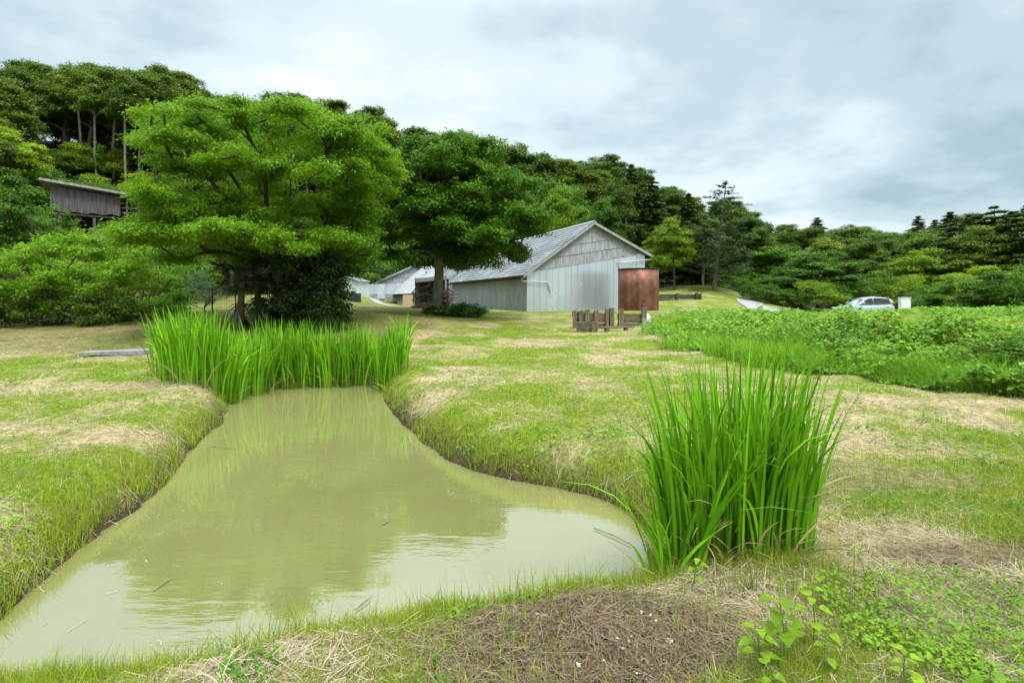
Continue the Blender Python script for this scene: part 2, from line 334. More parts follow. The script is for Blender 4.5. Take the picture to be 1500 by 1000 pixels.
# ---------------------------------------------------------------- pond water
wm, t, b, out = mat_new('pond_water')
tcw = N(t, 'ShaderNodeTexCoord'); nw = N(t, 'ShaderNodeTexNoise'); nw.inputs['Scale'].default_value = .55; nw.inputs['Detail'].default_value = 4; t.links.new(tcw.outputs['Object'], nw.inputs['Vector'])
rw = ramp(t, [(.3, (.165, .157, .052)), (.7, (.205, .193, .068))]); t.links.new(nw.outputs[0], rw.inputs[0]); t.links.new(rw.outputs[0], b.inputs['Base Color'])
b.inputs['Roughness'].default_value = .015; b.inputs['IOR'].default_value = 2.4; b.inputs['Specular IOR Level'].default_value = 1.0
mpw = N(t, 'ShaderNodeMapping'); mpw.inputs['Rotation'].default_value = (0, 0, R(28)); mpw.inputs['Scale'].default_value = (1.6, 6.5, 1); t.links.new(tcw.outputs['Object'], mpw.inputs[0])
nr = N(t, 'ShaderNodeTexNoise'); nr.inputs['Scale'].default_value = 1.6; nr.inputs['Detail'].default_value = 3; t.links.new(mpw.outputs[0], nr.inputs['Vector'])
nr2 = N(t, 'ShaderNodeTexNoise'); nr2.inputs['Scale'].default_value = .9; nr2.inputs['Detail'].default_value = 2; t.links.new(tcw.outputs['Object'], nr2.inputs['Vector'])
rip = math_n(t, 'MULTIPLY', nr.outputs[0], ramp(t, [(.42, (0, 0, 0)), (.62, (1, 1, 1))]).outputs[0])
_r = t.nodes[-2] if t.nodes[-2].type == 'VALTORGB' else [q for q in t.nodes if q.type == 'VALTORGB'][-1]; t.links.new(nr2.outputs[0], _r.inputs[0])
bw = N(t, 'ShaderNodeBump'); bw.inputs['Strength'].default_value = .10; bw.inputs['Distance'].default_value = .03; t.links.new(rip, bw.inputs['Height']); t.links.new(bw.outputs[0], b.inputs['Normal'])
cx_ = np.mean(SH, 0); mwd = MB(); mwd.add([(-9, 1.2, WATER), (3, 1.2, WATER), (3, 18, WATER), (-9, 18, WATER)], [(0, 1, 2, 3)])
def expand(poly, r):
    n = len(poly); nx_ = np.roll(poly, -1, 0)-np.roll(poly, 1, 0); nn = np.stack([nx_[:, 1], -nx_[:, 0]], 1); nn /= np.linalg.norm(nn, axis=1, keepdims=True)
    ar = .5*np.sum(poly[:, 0]*np.roll(poly[:, 1], -1)-np.roll(poly[:, 0], -1)*poly[:, 1]); return poly+nn*r*(1 if ar > 0 else -1)
WP = expand(chaikin(SH), .3); mw_ = MB(); mw_.add([(x, y, WATER) for x, y in WP], [tuple(range(len(WP)))])
tag(mw_.build('pond_water', wm), 'still murky khaki pond water mirroring trees and sky', kind='structure')

# ---------------------------------------------------------------- foliage builders
def unit(a): return a/np.maximum(np.linalg.norm(a, axis=-1, keepdims=True), 1e-9)
def leaf_mesh(name, c, n, d, L, W, v, fold=.15):
    """rhombic leaves: centre c, normal n, direction d, length L, width W"""
    d = unit(d-(d*n).sum(-1, keepdims=True)*n); s = np.cross(n, d); L = L[:, None]; W = W[:, None]
    V = np.stack([c-d*L*.5, c+s*W*.5+n*W*fold-d*L*.08, c+d*L*.5, c-s*W*.5+n*W*fold-d*L*.08], 1)
    Q = np.arange(len(c)*4).reshape(-1, 4)
    return mesh_quads(name, V.reshape(-1, 3), Q, v=v)
def crown_leaves(name, rng, pc, pr, S, Lp, spray, leaf, aspect=.5, up=.6, droop=.2, low=.35, flat=.45, shell=.3):
    K = len(pc); u = unit(rng.normal(size=(K, S, 3))); u[..., 2] = np.where(u[..., 2] < -low, -u[..., 2]*rng.uniform(.2, 1, (K, S)), u[..., 2]); u = unit(u)
    rr = pr[:, None, :]; ps = pc[:, None, :]+u*rr*(1-shell*rng.random((K, S, 1))**1.5)
    ns = unit(u/rr*rr.mean()+np.array([0, 0, up])); vs_ = rng.random((K, S))
    q = rng.normal(size=(K, S, Lp, 3))*spray; q[..., 2] *= flat
    c = ps[:, :, None, :]+q; n = unit(ns[:, :, None, :]+rng.normal(size=c.shape)*.45)
    d = unit(rng.normal(size=c.shape)+u[:, :, None, :]*.8); d[..., 2] -= droop
    v = (.55*vs_[:, :, None]+.45*rng.random((K, S, Lp)))
    M_ = K*S*Lp; L = leaf*rng.uniform(.6, 1.3, M_)
    return leaf_mesh(name, c.reshape(M_, 3), n.reshape(M_, 3), d.reshape(M_, 3), L, L*aspect*rng.uniform(.8, 1.2, M_), v.ravel())
def limbs(name, rng, trunk, pads, r_base, r_tip=.012, fork=1, wander=.12, n=6):
    """branch skeleton: every pad hangs on the nearest branch; tapered by the pipe model"""
    nodes = [np.array(p, float) for p in trunk]; par = [-1]+list(range(len(trunk)-1)); plen = [0]
    for i in range(1, len(nodes)): plen.append(plen[-1]+np.linalg.norm(nodes[i]-nodes[i-1]))
    top = nodes[fork]
    for c in sorted(pads, key=lambda p: np.linalg.norm(p-top)):
        best = min(range(fork, len(nodes)), key=lambda i: np.linalg.norm(c-nodes[i])+.25*plen[i]+(1.2 if nodes[i][2] > c[2]+.3 else 0))
        a = nodes[best]; L = np.linalg.norm(c-a); k = max(1, min(4, int(L/.7))); last = best
        for j in range(1, k+1):
            p = a+(c-a)*j/k
            if j < k: p = p+rng.normal(size=3)*wander*L*.35+np.array([0, 0, .1*L*math.sin(math.pi*j/k)])
            nodes.append(p); par.append(last); plen.append(plen[last]+L/k); last = len(nodes)-1
    m = len(nodes); acc = np.zeros(m); e = 2.3
    kids = np.zeros(m, int)
    for i in range(m-1, 0, -1):
        if kids[i] == 0: acc[i] = 1
        acc[par[i]] += acc[i]; kids[par[i]] += 1
    # parents always precede children in index order
    rad = acc**(1/e); sc_ = r_base/rad[0]; rad = np.maximum(rad*sc_, r_tip)
    mb = MB()
    for i in range(1, m):
        a, b_ = nodes[par[i]], nodes[i]
        ra_ = rad[par[i]] if par[i] < len(trunk) and i < len(trunk) else min(rad[par[i]], rad[i]*1.25)
        mb.tube([a, b_], [ra_, rad[i]], n if rad[i] > .03 else 4, cap=False)
    return mb
def tree(name, loc, rng, trunk, pads, pr, r_base, leafmat, barkmat, lab, cat='tree', group=None, fork=1, rz=0, **kw):
    o = empty(name, loc, rz, label=lab, cat=cat, group=group)
    limbs('trunk', rng, trunk, list(pads), r_base, fork=fork).build('trunk', barkmat, o)
    link('crown', crown_leaves('crown', rng, np.array(pads), np.array(pr), **kw), leafmat, o)
    return o
def poly_tree(name, lab, base_px, D, outline, depth, leafmat, barkmat, npads, pad_r, r_base, seed, fork=None, lobes=0, lobe=(1.1, .5), mixr=.25, fork_h=1.5, lean=(0, 0), cat='tree', group=None, S=14, Lp=14, spray=.16, leaf=.11, zbase=None, trunk_n=3, hollow=.35, **kw):
    """a tree whose crown fills a traced outline (photo pixels at distance D) with real depth"""
    rng = np.random.default_rng(seed); poly = np.array([P(x, y, D)[[0, 2]] for x, y in outline])
    bx = (base_px-HX)/F*D; bz = gz(bx, D) if zbase is None else zbase; pads = []; prs = []
    lo, hi = poly.min(0), poly.max(0); ctr = poly.mean(0); tries = 0
    LB = []; want = lobes
    if lobes:
        for _ in range(lobes*80):
            q = lo+(hi-lo)*rng.random(2)
            if len(LB) >= lobes: break
            if not in_poly(poly, np.array([q[0]]), np.array([q[1]]))[0]: continue
            fx_ = (q[0]-ctr[0])/(.5*(hi[0]-lo[0])); fz_ = (q[1]-ctr[1])/(.5*(hi[1]-lo[1])); mx_ = math.sqrt(max(.05, 1-min(.95, fx_*fx_*.9+fz_*fz_*.6)))
            c3 = np.array([q[0], rng.choice([-1, -.8, -.5, 0, .5, .9])*depth*mx_, q[1]])
            if any(np.linalg.norm((c3-o_)/np.array([1, 1.2, .62])) < lobe[0]*1.3 for o_ in LB): continue
            LB.append(c3)
    while len(pads) < npads and tries < npads*60:
        tries += 1; q = lo+(hi-lo)*rng.random(2)
        inl = lobes and rng.random() > mixr
        if inl:
            cb_ = LB[rng.integers(len(LB))]; a_ = rng.random()*6.283; rr_ = math.sqrt(rng.random())*lobe[0]; q = np.array([cb_[0]+rr_*math.cos(a_), cb_[2]+lobe[1]*(.5-(rr_/lobe[0])**2)+rng.normal()*.12])
        if not in_poly(poly, np.array([q[0]]), np.array([q[1]]))[0]: continue
        ed = 1e9
        for i in range(len(poly)):
            a = poly[i]; e = poly[(i+1) % len(poly)]-a; t_ = np.clip(((q-a)@e)/(e@e), 0, 1); ed = min(ed, np.linalg.norm(q-a-e*t_))
        r = pad_r*rng.choice([.5, .65, .8, 1.0, 1.25])
        if ed < r*.5: continue
        half = depth*min(1, math.sqrt(min(1, (ed+.15)/ (depth*.75))))
        u = rng.uniform(-1, 1); u = math.copysign(abs(u)**(1-hollow), u)
        yo_ = cb_[1]+rr_*math.sin(a_) if inl else u*half
        p = np.array([q[0]-bx, yo_, q[1]-bz]); k_ = D/(D+p[1]); e_ = r*.35
        if not all(in_poly(poly, np.array([q[0]*k_+ex]), np.array([EYE+(q[1]-EYE)*k_+ez]))[0] for ex, ez in ((0, e_*.6), (e_, 0), (-e_, 0))): continue
        if any(np.linalg.norm((p-o_)/np.array([1, 1, .6])) < (r+pad_r)*.27 for o_ in pads): continue
        pads.append(p); pf_ = kw.get('padflat', .5)*rng.uniform(.8, 1.5); prs.append((r*rng.uniform(.8, 1.2), r, r*pf_))
    kw.pop('padflat', None)
    tr = [np.array([0, 0, -.2])]+[np.array([lean[0]*k/trunk_n, lean[1]*k/trunk_n, fork_h*k/trunk_n])+rng.normal(size=3)*(.05, .05, 0) for k in range(1, trunk_n+1)]
    o = empty(name, (bx, D, bz), 0, label=lab, cat=cat, group=group)
    limbs('trunk', rng, tr, pads, r_base, fork=fork or max(trunk_n-1, 1)).build('trunk', barkmat, o)
    link('crown', crown_leaves('crown', rng, np.array(pads), np.array(prs), S=S, Lp=Lp, spray=spray, leaf=leaf, **kw), leafmat, o)
    return o

# ---------------------------------------------------------------- the two trees by the barns
poly_tree('broad_tree', 'large spreading bright green tree with layered drooping boughs behind the far reeds', 452, 22,
    [(150,350),(135,330),(185,322),(215,300),(205,275),(230,255),(195,238),(205,215),(195,190),(200,160),(235,142),(290,148),(330,135),(395,138),(440,148),(480,165),(525,178),(560,182),(585,210),(580,240),(590,265),(572,300),(580,340),(560,362),(545,385),(520,376),(505,405),(465,415),(430,398),(400,408),(370,395),(330,404),(290,388),(255,388),(205,400),(165,385)],
    4.6, M['leaf_big'], M['bark_dark'], 330, .66, .25, 7, lobes=44, lobe=(1.25, .55), fork_h=2.0, S=20, Lp=40, spray=.18, leaf=.125, aspect=.38, droop=.75, up=.9, low=.25, padflat=.38, hollow=.3)
poly_tree('leafy_tree', 'dense mid green tree on a straight bare trunk beside the barn roof', 641, 29,
    [(535,345),(525,300),(545,265),(565,235),(600,208),(650,200),(690,195),(725,215),(760,240),(775,270),(796,300),(806,345),(785,378),(745,392),(715,405),(680,402),(650,392),(615,398),(580,385)],
    3.6, M['leaf_tall'], M['bark_moss'], 260, .72, .25, 11, lobes=44, lobe=(1.1, .8), mixr=.5, fork_h=6.0, trunk_n=6, fork=3, S=24, Lp=36, spray=.2, leaf=.16, aspect=.48, droop=.3, up=.6, padflat=.55, hollow=.3)

# ---------------------------------------------------------------- forest on the hill: prototypes, then copies
def pads_dome(rng, K, rx, z0, z1, pr, top=1.0):
    pads, prs = [], []
    while len(pads) < K:
        u = unit(rng.normal(size=3)); u[2] = abs(u[2])*1.1-.25; rad = rng.uniform(.55, 1)
        p = np.array([u[0]*rx*rad, u[1]*rx*rad, z0+(z1-z0)*np.clip(.25+u[2]*.75*rad*top, 0, 1)])
        if any(np.linalg.norm(p-q) < pr*.8 for q in pads) and rng.random() < .85: continue
        pads.append(p); r = pr*rng.uniform(.55, 1.35); prs.append((r, r*rng.uniform(.8, 1.2), r*rng.uniform(.5, .85)))
    return pads, prs
PROTO = {}
def proto(kind, name, seed, H, rx, z0, K, pr, leafmat, barkmat, rb, S=10, Lp=16, spray=.3, leaf=.3, **kw):
    rng = np.random.default_rng(seed); pads, prs = pads_dome(rng, K, rx, z0, H-pr*.4, pr); mz = max(p[2] for p in pads); q_ = (H-pr*.5-z0)/(mz-z0)
    for p in pads: p[2] = z0+(p[2]-z0)*q_
    tr = [(0, 0, -.6), (rng.normal()*.15, rng.normal()*.15, z0*.5), (rng.normal()*.3, rng.normal()*.3, z0), (rng.normal()*.3, rng.normal()*.3, z0+(H-z0)*.4)]
    o = tree(name, (0, 0, -200), rng, tr, pads, prs, rb, leafmat, barkmat, 'x', fork=2, S=S, Lp=Lp, spray=spray, leaf=leaf, **kw)
    PROTO.setdefault(kind, []).append([o, H, False])
def proto_conifer(kind, name, seed, H, rb, rbase, leafmat, barkmat, tiers, z0, per=9, leaf=.34, sparse=1.0, sweep=-.25, power=.8, dens=1.0):
    rng = np.random.default_rng(seed); o = empty(name, (0, 0, -200), 0, label='x', cat='tree'); mb = MB(); mb.tube([(0, 0, -.6), (0, 0, H*.5), (.05, 0, H)], [rbase, rbase*.6, .02], 7)
    c, n, d, L, vv = [], [], [], [], []
    for k in range(tiers):
        f = k/(tiers-1); z = z0+(H-z0)*f; rad = rb*(1-f)**power*rng.uniform(.75, 1.15)+.12; m = max(3, int(per*(1-.5*f)*sparse)); ph = rng.random()*6.28
        for j in range(m):
            a = ph+j*6.283/m+rng.normal()*.25; r = rad*rng.uniform(.65, 1.1); tip = np.array([math.cos(a)*r, math.sin(a)*r, z+sweep*r+rng.normal()*.1]); st = np.array([0, 0, z+.05])
            mb.tube([st, tip], [.035*(1-f)+.012, .008], 4, cap=False)
            q = int((16+26*r)*sparse*dens); tt = rng.uniform(.18, 1.05, q)**.75; pos = st+(tip-st)*tt[:, None]+rng.normal(size=(q, 3))*np.array([.2, .2, .09])*(.4+.25*r); bv = rng.random()
            c.append(pos); n.append(unit(np.array([math.cos(a)*.3, math.sin(a)*.3, 1])+rng.normal(size=(q, 3))*.35)); d.append(unit(np.array([math.cos(a), math.sin(a), -.2])+rng.normal(size=(q, 3))*.6)); L.append(leaf*rng.uniform(.6, 1.3, q)); vv.append(.5*bv+.5*rng.random(q))
    mb.build('trunk', barkmat, o); L = np.concatenate(L)
    link('crown', leaf_mesh('crown', np.concatenate(c), np.concatenate(n), np.concatenate(d), L, L*.38, np.concatenate(vv)), leafmat, o); PROTO.setdefault(kind, []).append([o, H, False])
for i in range(3): proto('ever', 'evergreen_tree', 20+i, 11.5, 3.6+.3*i, 5.0-.5*i, 46, 1.05, M['leaf_ever'], M['bark_pale'], .24, S=18, Lp=40, spray=.32, leaf=.27, up=.8)
for i in range(2): proto('dark', 'evergreen_tree', 30+i, 11.5, 3.4, 4.0, 44, 1.05, M['leaf_dark'], M['bark_pale'], .22, S=18, Lp=40, spray=.32, leaf=.27)
for i in range(2): proto('mid', 'broadleaf_tree', 40+i, 9.5, 3.3, 2.2, 48, .95, M['leaf_mid'], M['bark'], .2, S=18, Lp=38, spray=.28, leaf=.24)
for i in range(2): proto('lime', 'broadleaf_tree', 50+i, 8, 2.8, 1.8, 42, .85, M['leaf_lime'], M['bark'], .16, S=18, Lp=38, spray=.26, leaf=.22)
proto('yellow', 'blossoming_tree', 60, 9, 3.2, 2.5, 46, .9, M['leaf_yellow'], M['bark'], .2, S=18, Lp=38, spray=.26, leaf=.22)
for i in range(2): proto('tall', 'tall_trunk_tree', 65+i, 14, 2.9, 9.0, 30, .95, M['leaf_ever'], M['bark_pale'], .17, S=16, Lp=36, spray=.32, leaf=.26, up=.8)
for i in range(2): proto_conifer('cedar', 'cedar_tree', 70+i, 13, 2.5, .2, M['leaf_conifer'], M['bark'], 30, 1.6, per=11, dens=2.6, power=.62)
proto_conifer('fir', 'spreading_conifer', 75, 12, 4.2, .25, M['leaf_conifer'], M['bark'], 17, 2.0, per=11, leaf=.38, sweep=-.02, power=.6, dens=2.5)
proto_conifer('larch', 'sparse_conifer', 77, 12, 3.0, .17, M['leaf_larch'], M['bark_moss'], 19, 1.6, per=9, leaf=.26, sparse=.8, sweep=.25, power=.5, dens=1.5)
for i in range(2): proto('shrub', 'shrub', 80+i, 3.2, 1.8, .3, 30, .6, M['leaf_mid'], M['bark'], .07, S=10, Lp=20, spray=.18, leaf=.16)
proto('shrub_lime', 'shrub', 85, 3.2, 1.9, .3, 30, .6, M['leaf_lime'], M['bark'], .07, S=10, Lp=22, spray=.18, leaf=.15)
proto('shrub_grey', 'shrub', 87, 2.4, 1.1, .2, 20, .4, M['leaf_grey'], M['bark'], .05, S=10, Lp=20, spray=.12, leaf=.09)
prng = np.random.default_rng(5)
def plant(kind, x, y, z, height, label, group=None, rz=None, wide=1.0, lean=0, name=None):
    lst = PROTO[kind]; k = prng.integers(len(lst)); src, H, used = lst[k]
    if not used: o = src; lst[k][2] = True; new = o
    else:
        new = src.copy(); C.objects.link(new)
        for ch in src.children: c = ch.copy(); C.objects.link(c); c.parent = new
    new.location = (x, y, z); s = height/H; new.scale = (s*wide, s*wide, s); new.rotation_euler = (0, lean, prng.random()*6.28 if rz is None else rz)
    new['label'] = label; new['category'] = 'shrub' if 'shrub' in kind else 'tree'
    if name: new.name = name
    if group: new['group'] = group
    elif 'group' in new: del new['group']
    return new
def plant_px(kind, px, D, top, width_px, label, group=None, dz=0, **kw):
    """a tree standing at photo column px, distance D, reaching photo row top"""
    x = (px-HX)/F*D; z = gz(x, D)+dz; h = EYE+(HY-top)/F*D-z; H = PROTO[kind][0][1]; r = {'ever': 4.4, 'dark': 4.1, 'mid': 4.0, 'lime': 3.4, 'yellow': 3.9, 'tall': 3.6, 'cedar': 2.3, 'fir': 4.0, 'larch': 3.0, 'shrub': 2.3, 'shrub_lime': 2.4, 'shrub_grey': 1.45}[kind]
    return plant(kind, x, D, z, h, label, group, wide=(width_px/F*D/2)/(r*h/H), **kw)
LEFT, MID, RIGHT = 'trees of the wood on the left hillside', 'trees of the wood on the hill behind the barns', 'trees of the low wood beyond the car'
# specimens at the right, each singled out
plant_px('lime', 988, 54, 322, 74, 'small light green tree with a thin straight trunk on the lawn behind the rusty tank')
lt = plant_px('larch', 1046, 54, 268, 120, 'tall sparse conifer with a leaning pale trunk and bare open top', lean=R(6), rz=0)
plant_px('mid', 1195, 54, 372, 140, 'rounded bushy green tree left of the parked car')
plant_px('cedar', 1197, 108, 320, 56, 'solitary pointed dark conifer on the skyline above the yellow blossoming tree')
plant_px('yellow', 1206, 84, 352, 75, 'tree with yellowish blossom on its crown below the pointed conifer')
plant_px('yellow', 1172, 78, 370, 50, 'smaller pale yellow tree beside the yellow blossoming tree')
plant_px('mid', 1130, 66, 362, 110, 'layered light green tree right of the sparse conifer')
plant_px('dark', 1095, 70, 316, 90, 'dark round evergreen directly behind the sparse conifer')
plant_px('mid', 1150, 52, 404, 90, 'low green tree at the top of the concrete ramp')
plant_px('dark', 1245, 112, 337, 90, 'dark domed evergreen on the skyline right of the pointed conifer')
plant_px('ever', 1298, 112, 346, 90, 'olive domed evergreen at the lowest point of the skyline')
plant_px('mid', 1278, 68, 380, 85, 'mid green tree with flat layered boughs above the parked car')
plant_px('lime', 1352, 62, 366, 130, 'broad green tree above the white cabinet')
plant_px('cedar', 1345, 84, 318, 56, 'leftmost of the dark tall conifers at the right edge')
plant_px('cedar', 1370, 84, 324, 56, 'dark conifer second from the left in the right conifer row')
plant_px('cedar', 1392, 80, 312, 74, 'dark tall conifer in the middle of the right conifer row')
plant_px('cedar', 1420, 80, 316, 74, 'dark conifer just left of the wide tiered conifer')
plant_px('fir', 1456, 66, 304, 150, 'wide tiered dark conifer at the right edge of the wood')
plant_px('cedar', 1506, 70, 302, 86, 'dark conifer cut by the right edge of the view')
plant_px('lime', 1430, 52, 392, 120, 'green tree in front of the wide tiered conifer')
plant_px('mid', 1400, 46, 408, 80, 'bushy young tree right of the white cabinet')
plant_px('shrub', 1372, 47, 422, 80, 'low dark shrub just right of the white cabinet')
plant_px('mid', 1450, 36, 398, 90, 'full rounded bush on the right behind the embankment')
plant_px('shrub', 1500, 34, 392, 100, 'leafy shrub at the right edge behind the embankment')
plant_px('shrub', 1105, 50, 412, 46, 'small grey green shrub left of the concrete ramp')
plant_px('shrub_lime', 1322, 54, 404, 90, 'green shrub between the parked car and the white cabinet')
plant_px('shrub', 1250, 56, 410, 80, 'green shrub behind the bonnet of the parked car')
plant_px('dark', 1030, 62, 330, 70, 'dark tree between the small light tree and the sparse conifer')
plant_px('cedar', 1008, 66, 286, 70, 'dark conifer behind the small light green tree')
plant_px('cedar', 955, 66, 262, 70, 'dark conifer right of the barn ridge')
plant_px('cedar', 925, 66, 244, 66, 'tall dark conifer directly above the right barn eave')
plant_px('dark', 905, 64, 262, 70, 'dark evergreen above the right slope of the barn roof')
plant_px('lime', 965, 58, 338, 60, 'light green tree with a layered crown just above the rusty tank')
plant_px('lime', 820, 64, 276, 90, 'light green tree just above the barn ridge')
plant_px('mid', 880, 62, 290, 80, 'mid green tree showing above the barn gable peak')
plant_px('cedar', 1484, 62, 312, 90, 'dark conifer between the wide tiered conifer and the right edge')
plant_px('cedar', 1440, 74, 322, 80, 'dark conifer filling the gap left of the wide tiered conifer')
plant_px('fir', 1402, 64, 322, 120, 'tiered dark conifer at the left of the wide tiered conifer')
plant_px('fir', 1492, 58, 314, 130, 'tiered dark conifer overlapping the right edge of the view')
# specimens at the left
plant_px('lime', 20, 54, 192, 110, 'bright yellow green tree at the left edge above the dark shed')
plant_px('mid', 0, 36, 255, 130, 'mid green tree in front of the dark shed at the left edge')
plant_px('shrub_lime', 120, 38, 338, 110, 'light green shrub below the floor of the dark shed')
plant_px('shrub', 70, 44, 304, 110, 'green shrub crowding the left stilts of the dark shed')
plant_px('shrub', 250, 38, 305, 120, 'green shrub right of the dark shed posts')
for k, (px, D, top, wd_) in enumerate([(118, 66, 104, 70), (142, 64, 118, 66), (166, 66, 100, 76), (186, 63, 116, 64), (204, 66, 106, 74), (226, 67, 112, 80)]):
    plant_px('tall', px, D, top, wd_, 'tall tree with a long bare pale trunk on the dark hillside above the shed', 'tall bare trunked trees above the shed', dz=-.3)
for k, (px, D, top, wd_, kd, lab) in enumerate([(95, 71, 120, 90, 'dark', 'leftmost'), (122, 73, 138, 90, 'ever', 'second'), (150, 74, 132, 90, 'dark', 'third'), (178, 73, 142, 90, 'ever', 'fourth'), (205, 74, 134, 95, 'dark', 'fifth'), (235, 73, 128, 100, 'ever', 'rightmost')]):
    plant_px(kd, px, D, top, wd_, '%s of the shaded evergreens filling the gaps behind the bare trunks on the hill' % lab, LEFT, dz=-.5)
for k, px in enumerate([78, 98, 118, 138, 158, 178, 198, 220, 242]):
    plant_px('shrub', px, 74+(k % 3)*1.5, 152+(k*7) % 17, 62, 'tall dark undergrowth shrub between the bare trunks at the top of the left hill', 'undergrowth shrubs between the bare trunks', dz=-.3)
for px, D, top, wd_, kd, lab in [(1128, 50, 418, 60, 'shrub', 'green shrub at the upper end of the concrete ramp'), (1162, 49, 424, 60, 'shrub', 'low shrub left of the rounded bushy tree'), (1195, 48.5, 412, 90, 'shrub_lime', 'fresh green shrub at the foot of the rounded bushy tree'), (1228, 49, 420, 60, 'shrub', 'low shrub between the rounded bushy tree and the car bonnet'), (1292, 55, 404, 80, 'shrub', 'dark shrub behind the roof of the parked car'),
    (1350, 50, 418, 70, 'shrub', 'shrub just behind the white cabinet on its right'), (1425, 42, 412, 80, 'shrub_lime', 'light green shrub between the young tree and the full rounded bush'), (1478, 40, 405, 80, 'shrub', 'dark shrub behind the full rounded bush on the right'), (1070, 62, 396, 70, 'shrub', 'shaded shrub behind the leaning trunk of the sparse conifer'), (1090, 56, 420, 50, 'shrub', 'low shrub right of the leaning trunk of the sparse conifer')]:
    plant_px(kd, px, D, top, wd_, lab)
for k, (px, D, top, wd_) in enumerate([(430, 92, 138, 120), (480, 96, 148, 110), (545, 98, 168, 110), (610, 102, 186, 110), (680, 104, 198, 110), (742, 104, 213, 105), (785, 104, 224, 110), (822, 106, 238, 100), (862, 106, 244, 100)]):
    plant_px('ever' if k % 3 else 'dark', px, D, top, wd_, 'broad crowned evergreen forming the ridge line behind the two big trees', MID, dz=-.5)
for k, (px, D, top, wd_) in enumerate([(760, 92, 262, 110), (800, 90, 270, 110), (845, 88, 280, 110)]):
    plant_px('mid', px, D, top, wd_, 'mid green broadleaf tree on the slope just above the barn ridge', MID, dz=-.5)
BR = 'bushes along the foot of the left slope'
poly_tree('overhanging_bush', 'wide light green bush with long overhanging boughs at the left edge', 90, 24.5, [(-120,470),(-120,380),(-40,362),(30,362),(80,345),(130,340),(190,348),(240,365),(262,395),(268,425),(290,446),(285,462),(180,474),(60,474)], 2.4, M['leaf_big'], M['bark'], 110, .6, .12, 17, fork_h=.6, S=16, Lp=30, spray=.16, leaf=.13, padflat=.45, cat='shrub', low=.6)
poly_tree('dark_hedge', 'dark low hedge of evergreen shrubs under the overhanging bush', 60, 23.0, [(-160,478),(-160,425),(-60,420),(40,418),(120,424),(200,430),(250,440),(262,455),(255,468),(120,477)], 1.0, M['leaf_dark'], M['bark'], 48, .45, .08, 18, fork_h=.4, S=16, Lp=26, spray=.14, leaf=.12, padflat=.6, cat='shrub', low=.9, trunk_n=2)
plant_px('shrub_lime', 215, 27, 372, 100, 'leafy light green shrub right of the overhanging bush')
plant_px('shrub_grey', 296, 27, 396, 56, 'pale grey green rounded shrub by the wire fence')
plant_px('shrub', 258, 30, 392, 60, 'mid green shrub behind the pale grey green shrub')
plant_px('shrub', 548, 64, 345, 100, 'green shrub behind the small pale grey hut')
plant_px('mid', 500, 66, 330, 110, 'mid green tree behind the small pale grey hut')
plant_px('mid', 590, 76, 310, 120, 'green tree behind the farthest barn')
# the wood itself
frng = np.random.default_rng(99); nfor = 0
for yy in np.arange(27, 142, 5.6):
    for xx in np.arange(-106, 170, 6.0):
        x = xx+frng.uniform(-2, 2); y = yy+frng.uniform(-2, 2); px = HX+F*x/y
        if not -330 < px < 1780: continue
        ht, _ = hill_t(np.array([x]), np.array([y])); ht = float(ht[0])
        if not .04 < ht < 1.03: continue
        if px < 330 and y < 58 and 10 < px: continue
        if px < 10 and y < 46: continue
        if 95 < px < 240 and y < 69: continue
        if ht < .75 and frng.random() < .25 and px > 900: continue
        z = gz(x, y); zone = LEFT if px < 420 else (MID if px < 1000 else RIGHT)
        wh = 'on the left hillside' if px < 420 else ('on the hill behind the barns' if px < 1000 else 'in the wood beyond the car')
        r = frng.random(); up_ = ht > .62
        if px < 420: kind = 'ever' if r < (.62 if up_ else .3) else ('dark' if r < .8 else 'mid')
        elif px < 1000: kind = 'ever' if r < .45 else ('dark' if r < .68 else ('mid' if r < .85 else ('cedar' if px > 840 else 'lime')))
        else: kind = 'ever' if r < .35 else ('dark' if r < .6 else ('mid' if r < .985 else 'cedar'))
        h = TREE_H*frng.uniform(.82, 1.05)*(1.0 if up_ else .85)*(.78 if kind in ('mid', 'lime') else 1)*(1.12 if kind == 'cedar' else 1)
        if px > 1000: h *= 1.0
        desc = {'ever': 'olive topped broad evergreen', 'dark': 'dark round evergreen', 'mid': 'mid green broadleaf tree', 'lime': 'light green broadleaf tree', 'cedar': 'pointed dark conifer'}[kind]
        lev = 'along the skyline' if ht > .8 else ('halfway up' if ht > .4 else 'low down')
        plant(kind, x, y, z-.3, h, '%s %s %s' % (desc, wh, lev), zone, wide=frng.uniform(.9, 1.2)); nfor += 1
# undergrowth on the left slope
for k in range(46):
    px = frng.uniform(-60, 330); D = frng.uniform(40, 66); x = (px-HX)/F*D; z = gz(x, D)
    if 40 < px < 215 and D < 51.5: continue
    if z < 1.5: continue
    kind = 'shrub' if frng.random() < .7 else 'shrub_lime'
    plant(kind, x, D, z-.2, frng.uniform(2.2, 4.0), ('mid green' if kind == 'shrub' else 'light green')+' undergrowth shrub on the steep left slope around the dark shed', 'undergrowth shrubs on the left slope', wide=1.2)
print('FOREST', nfor)
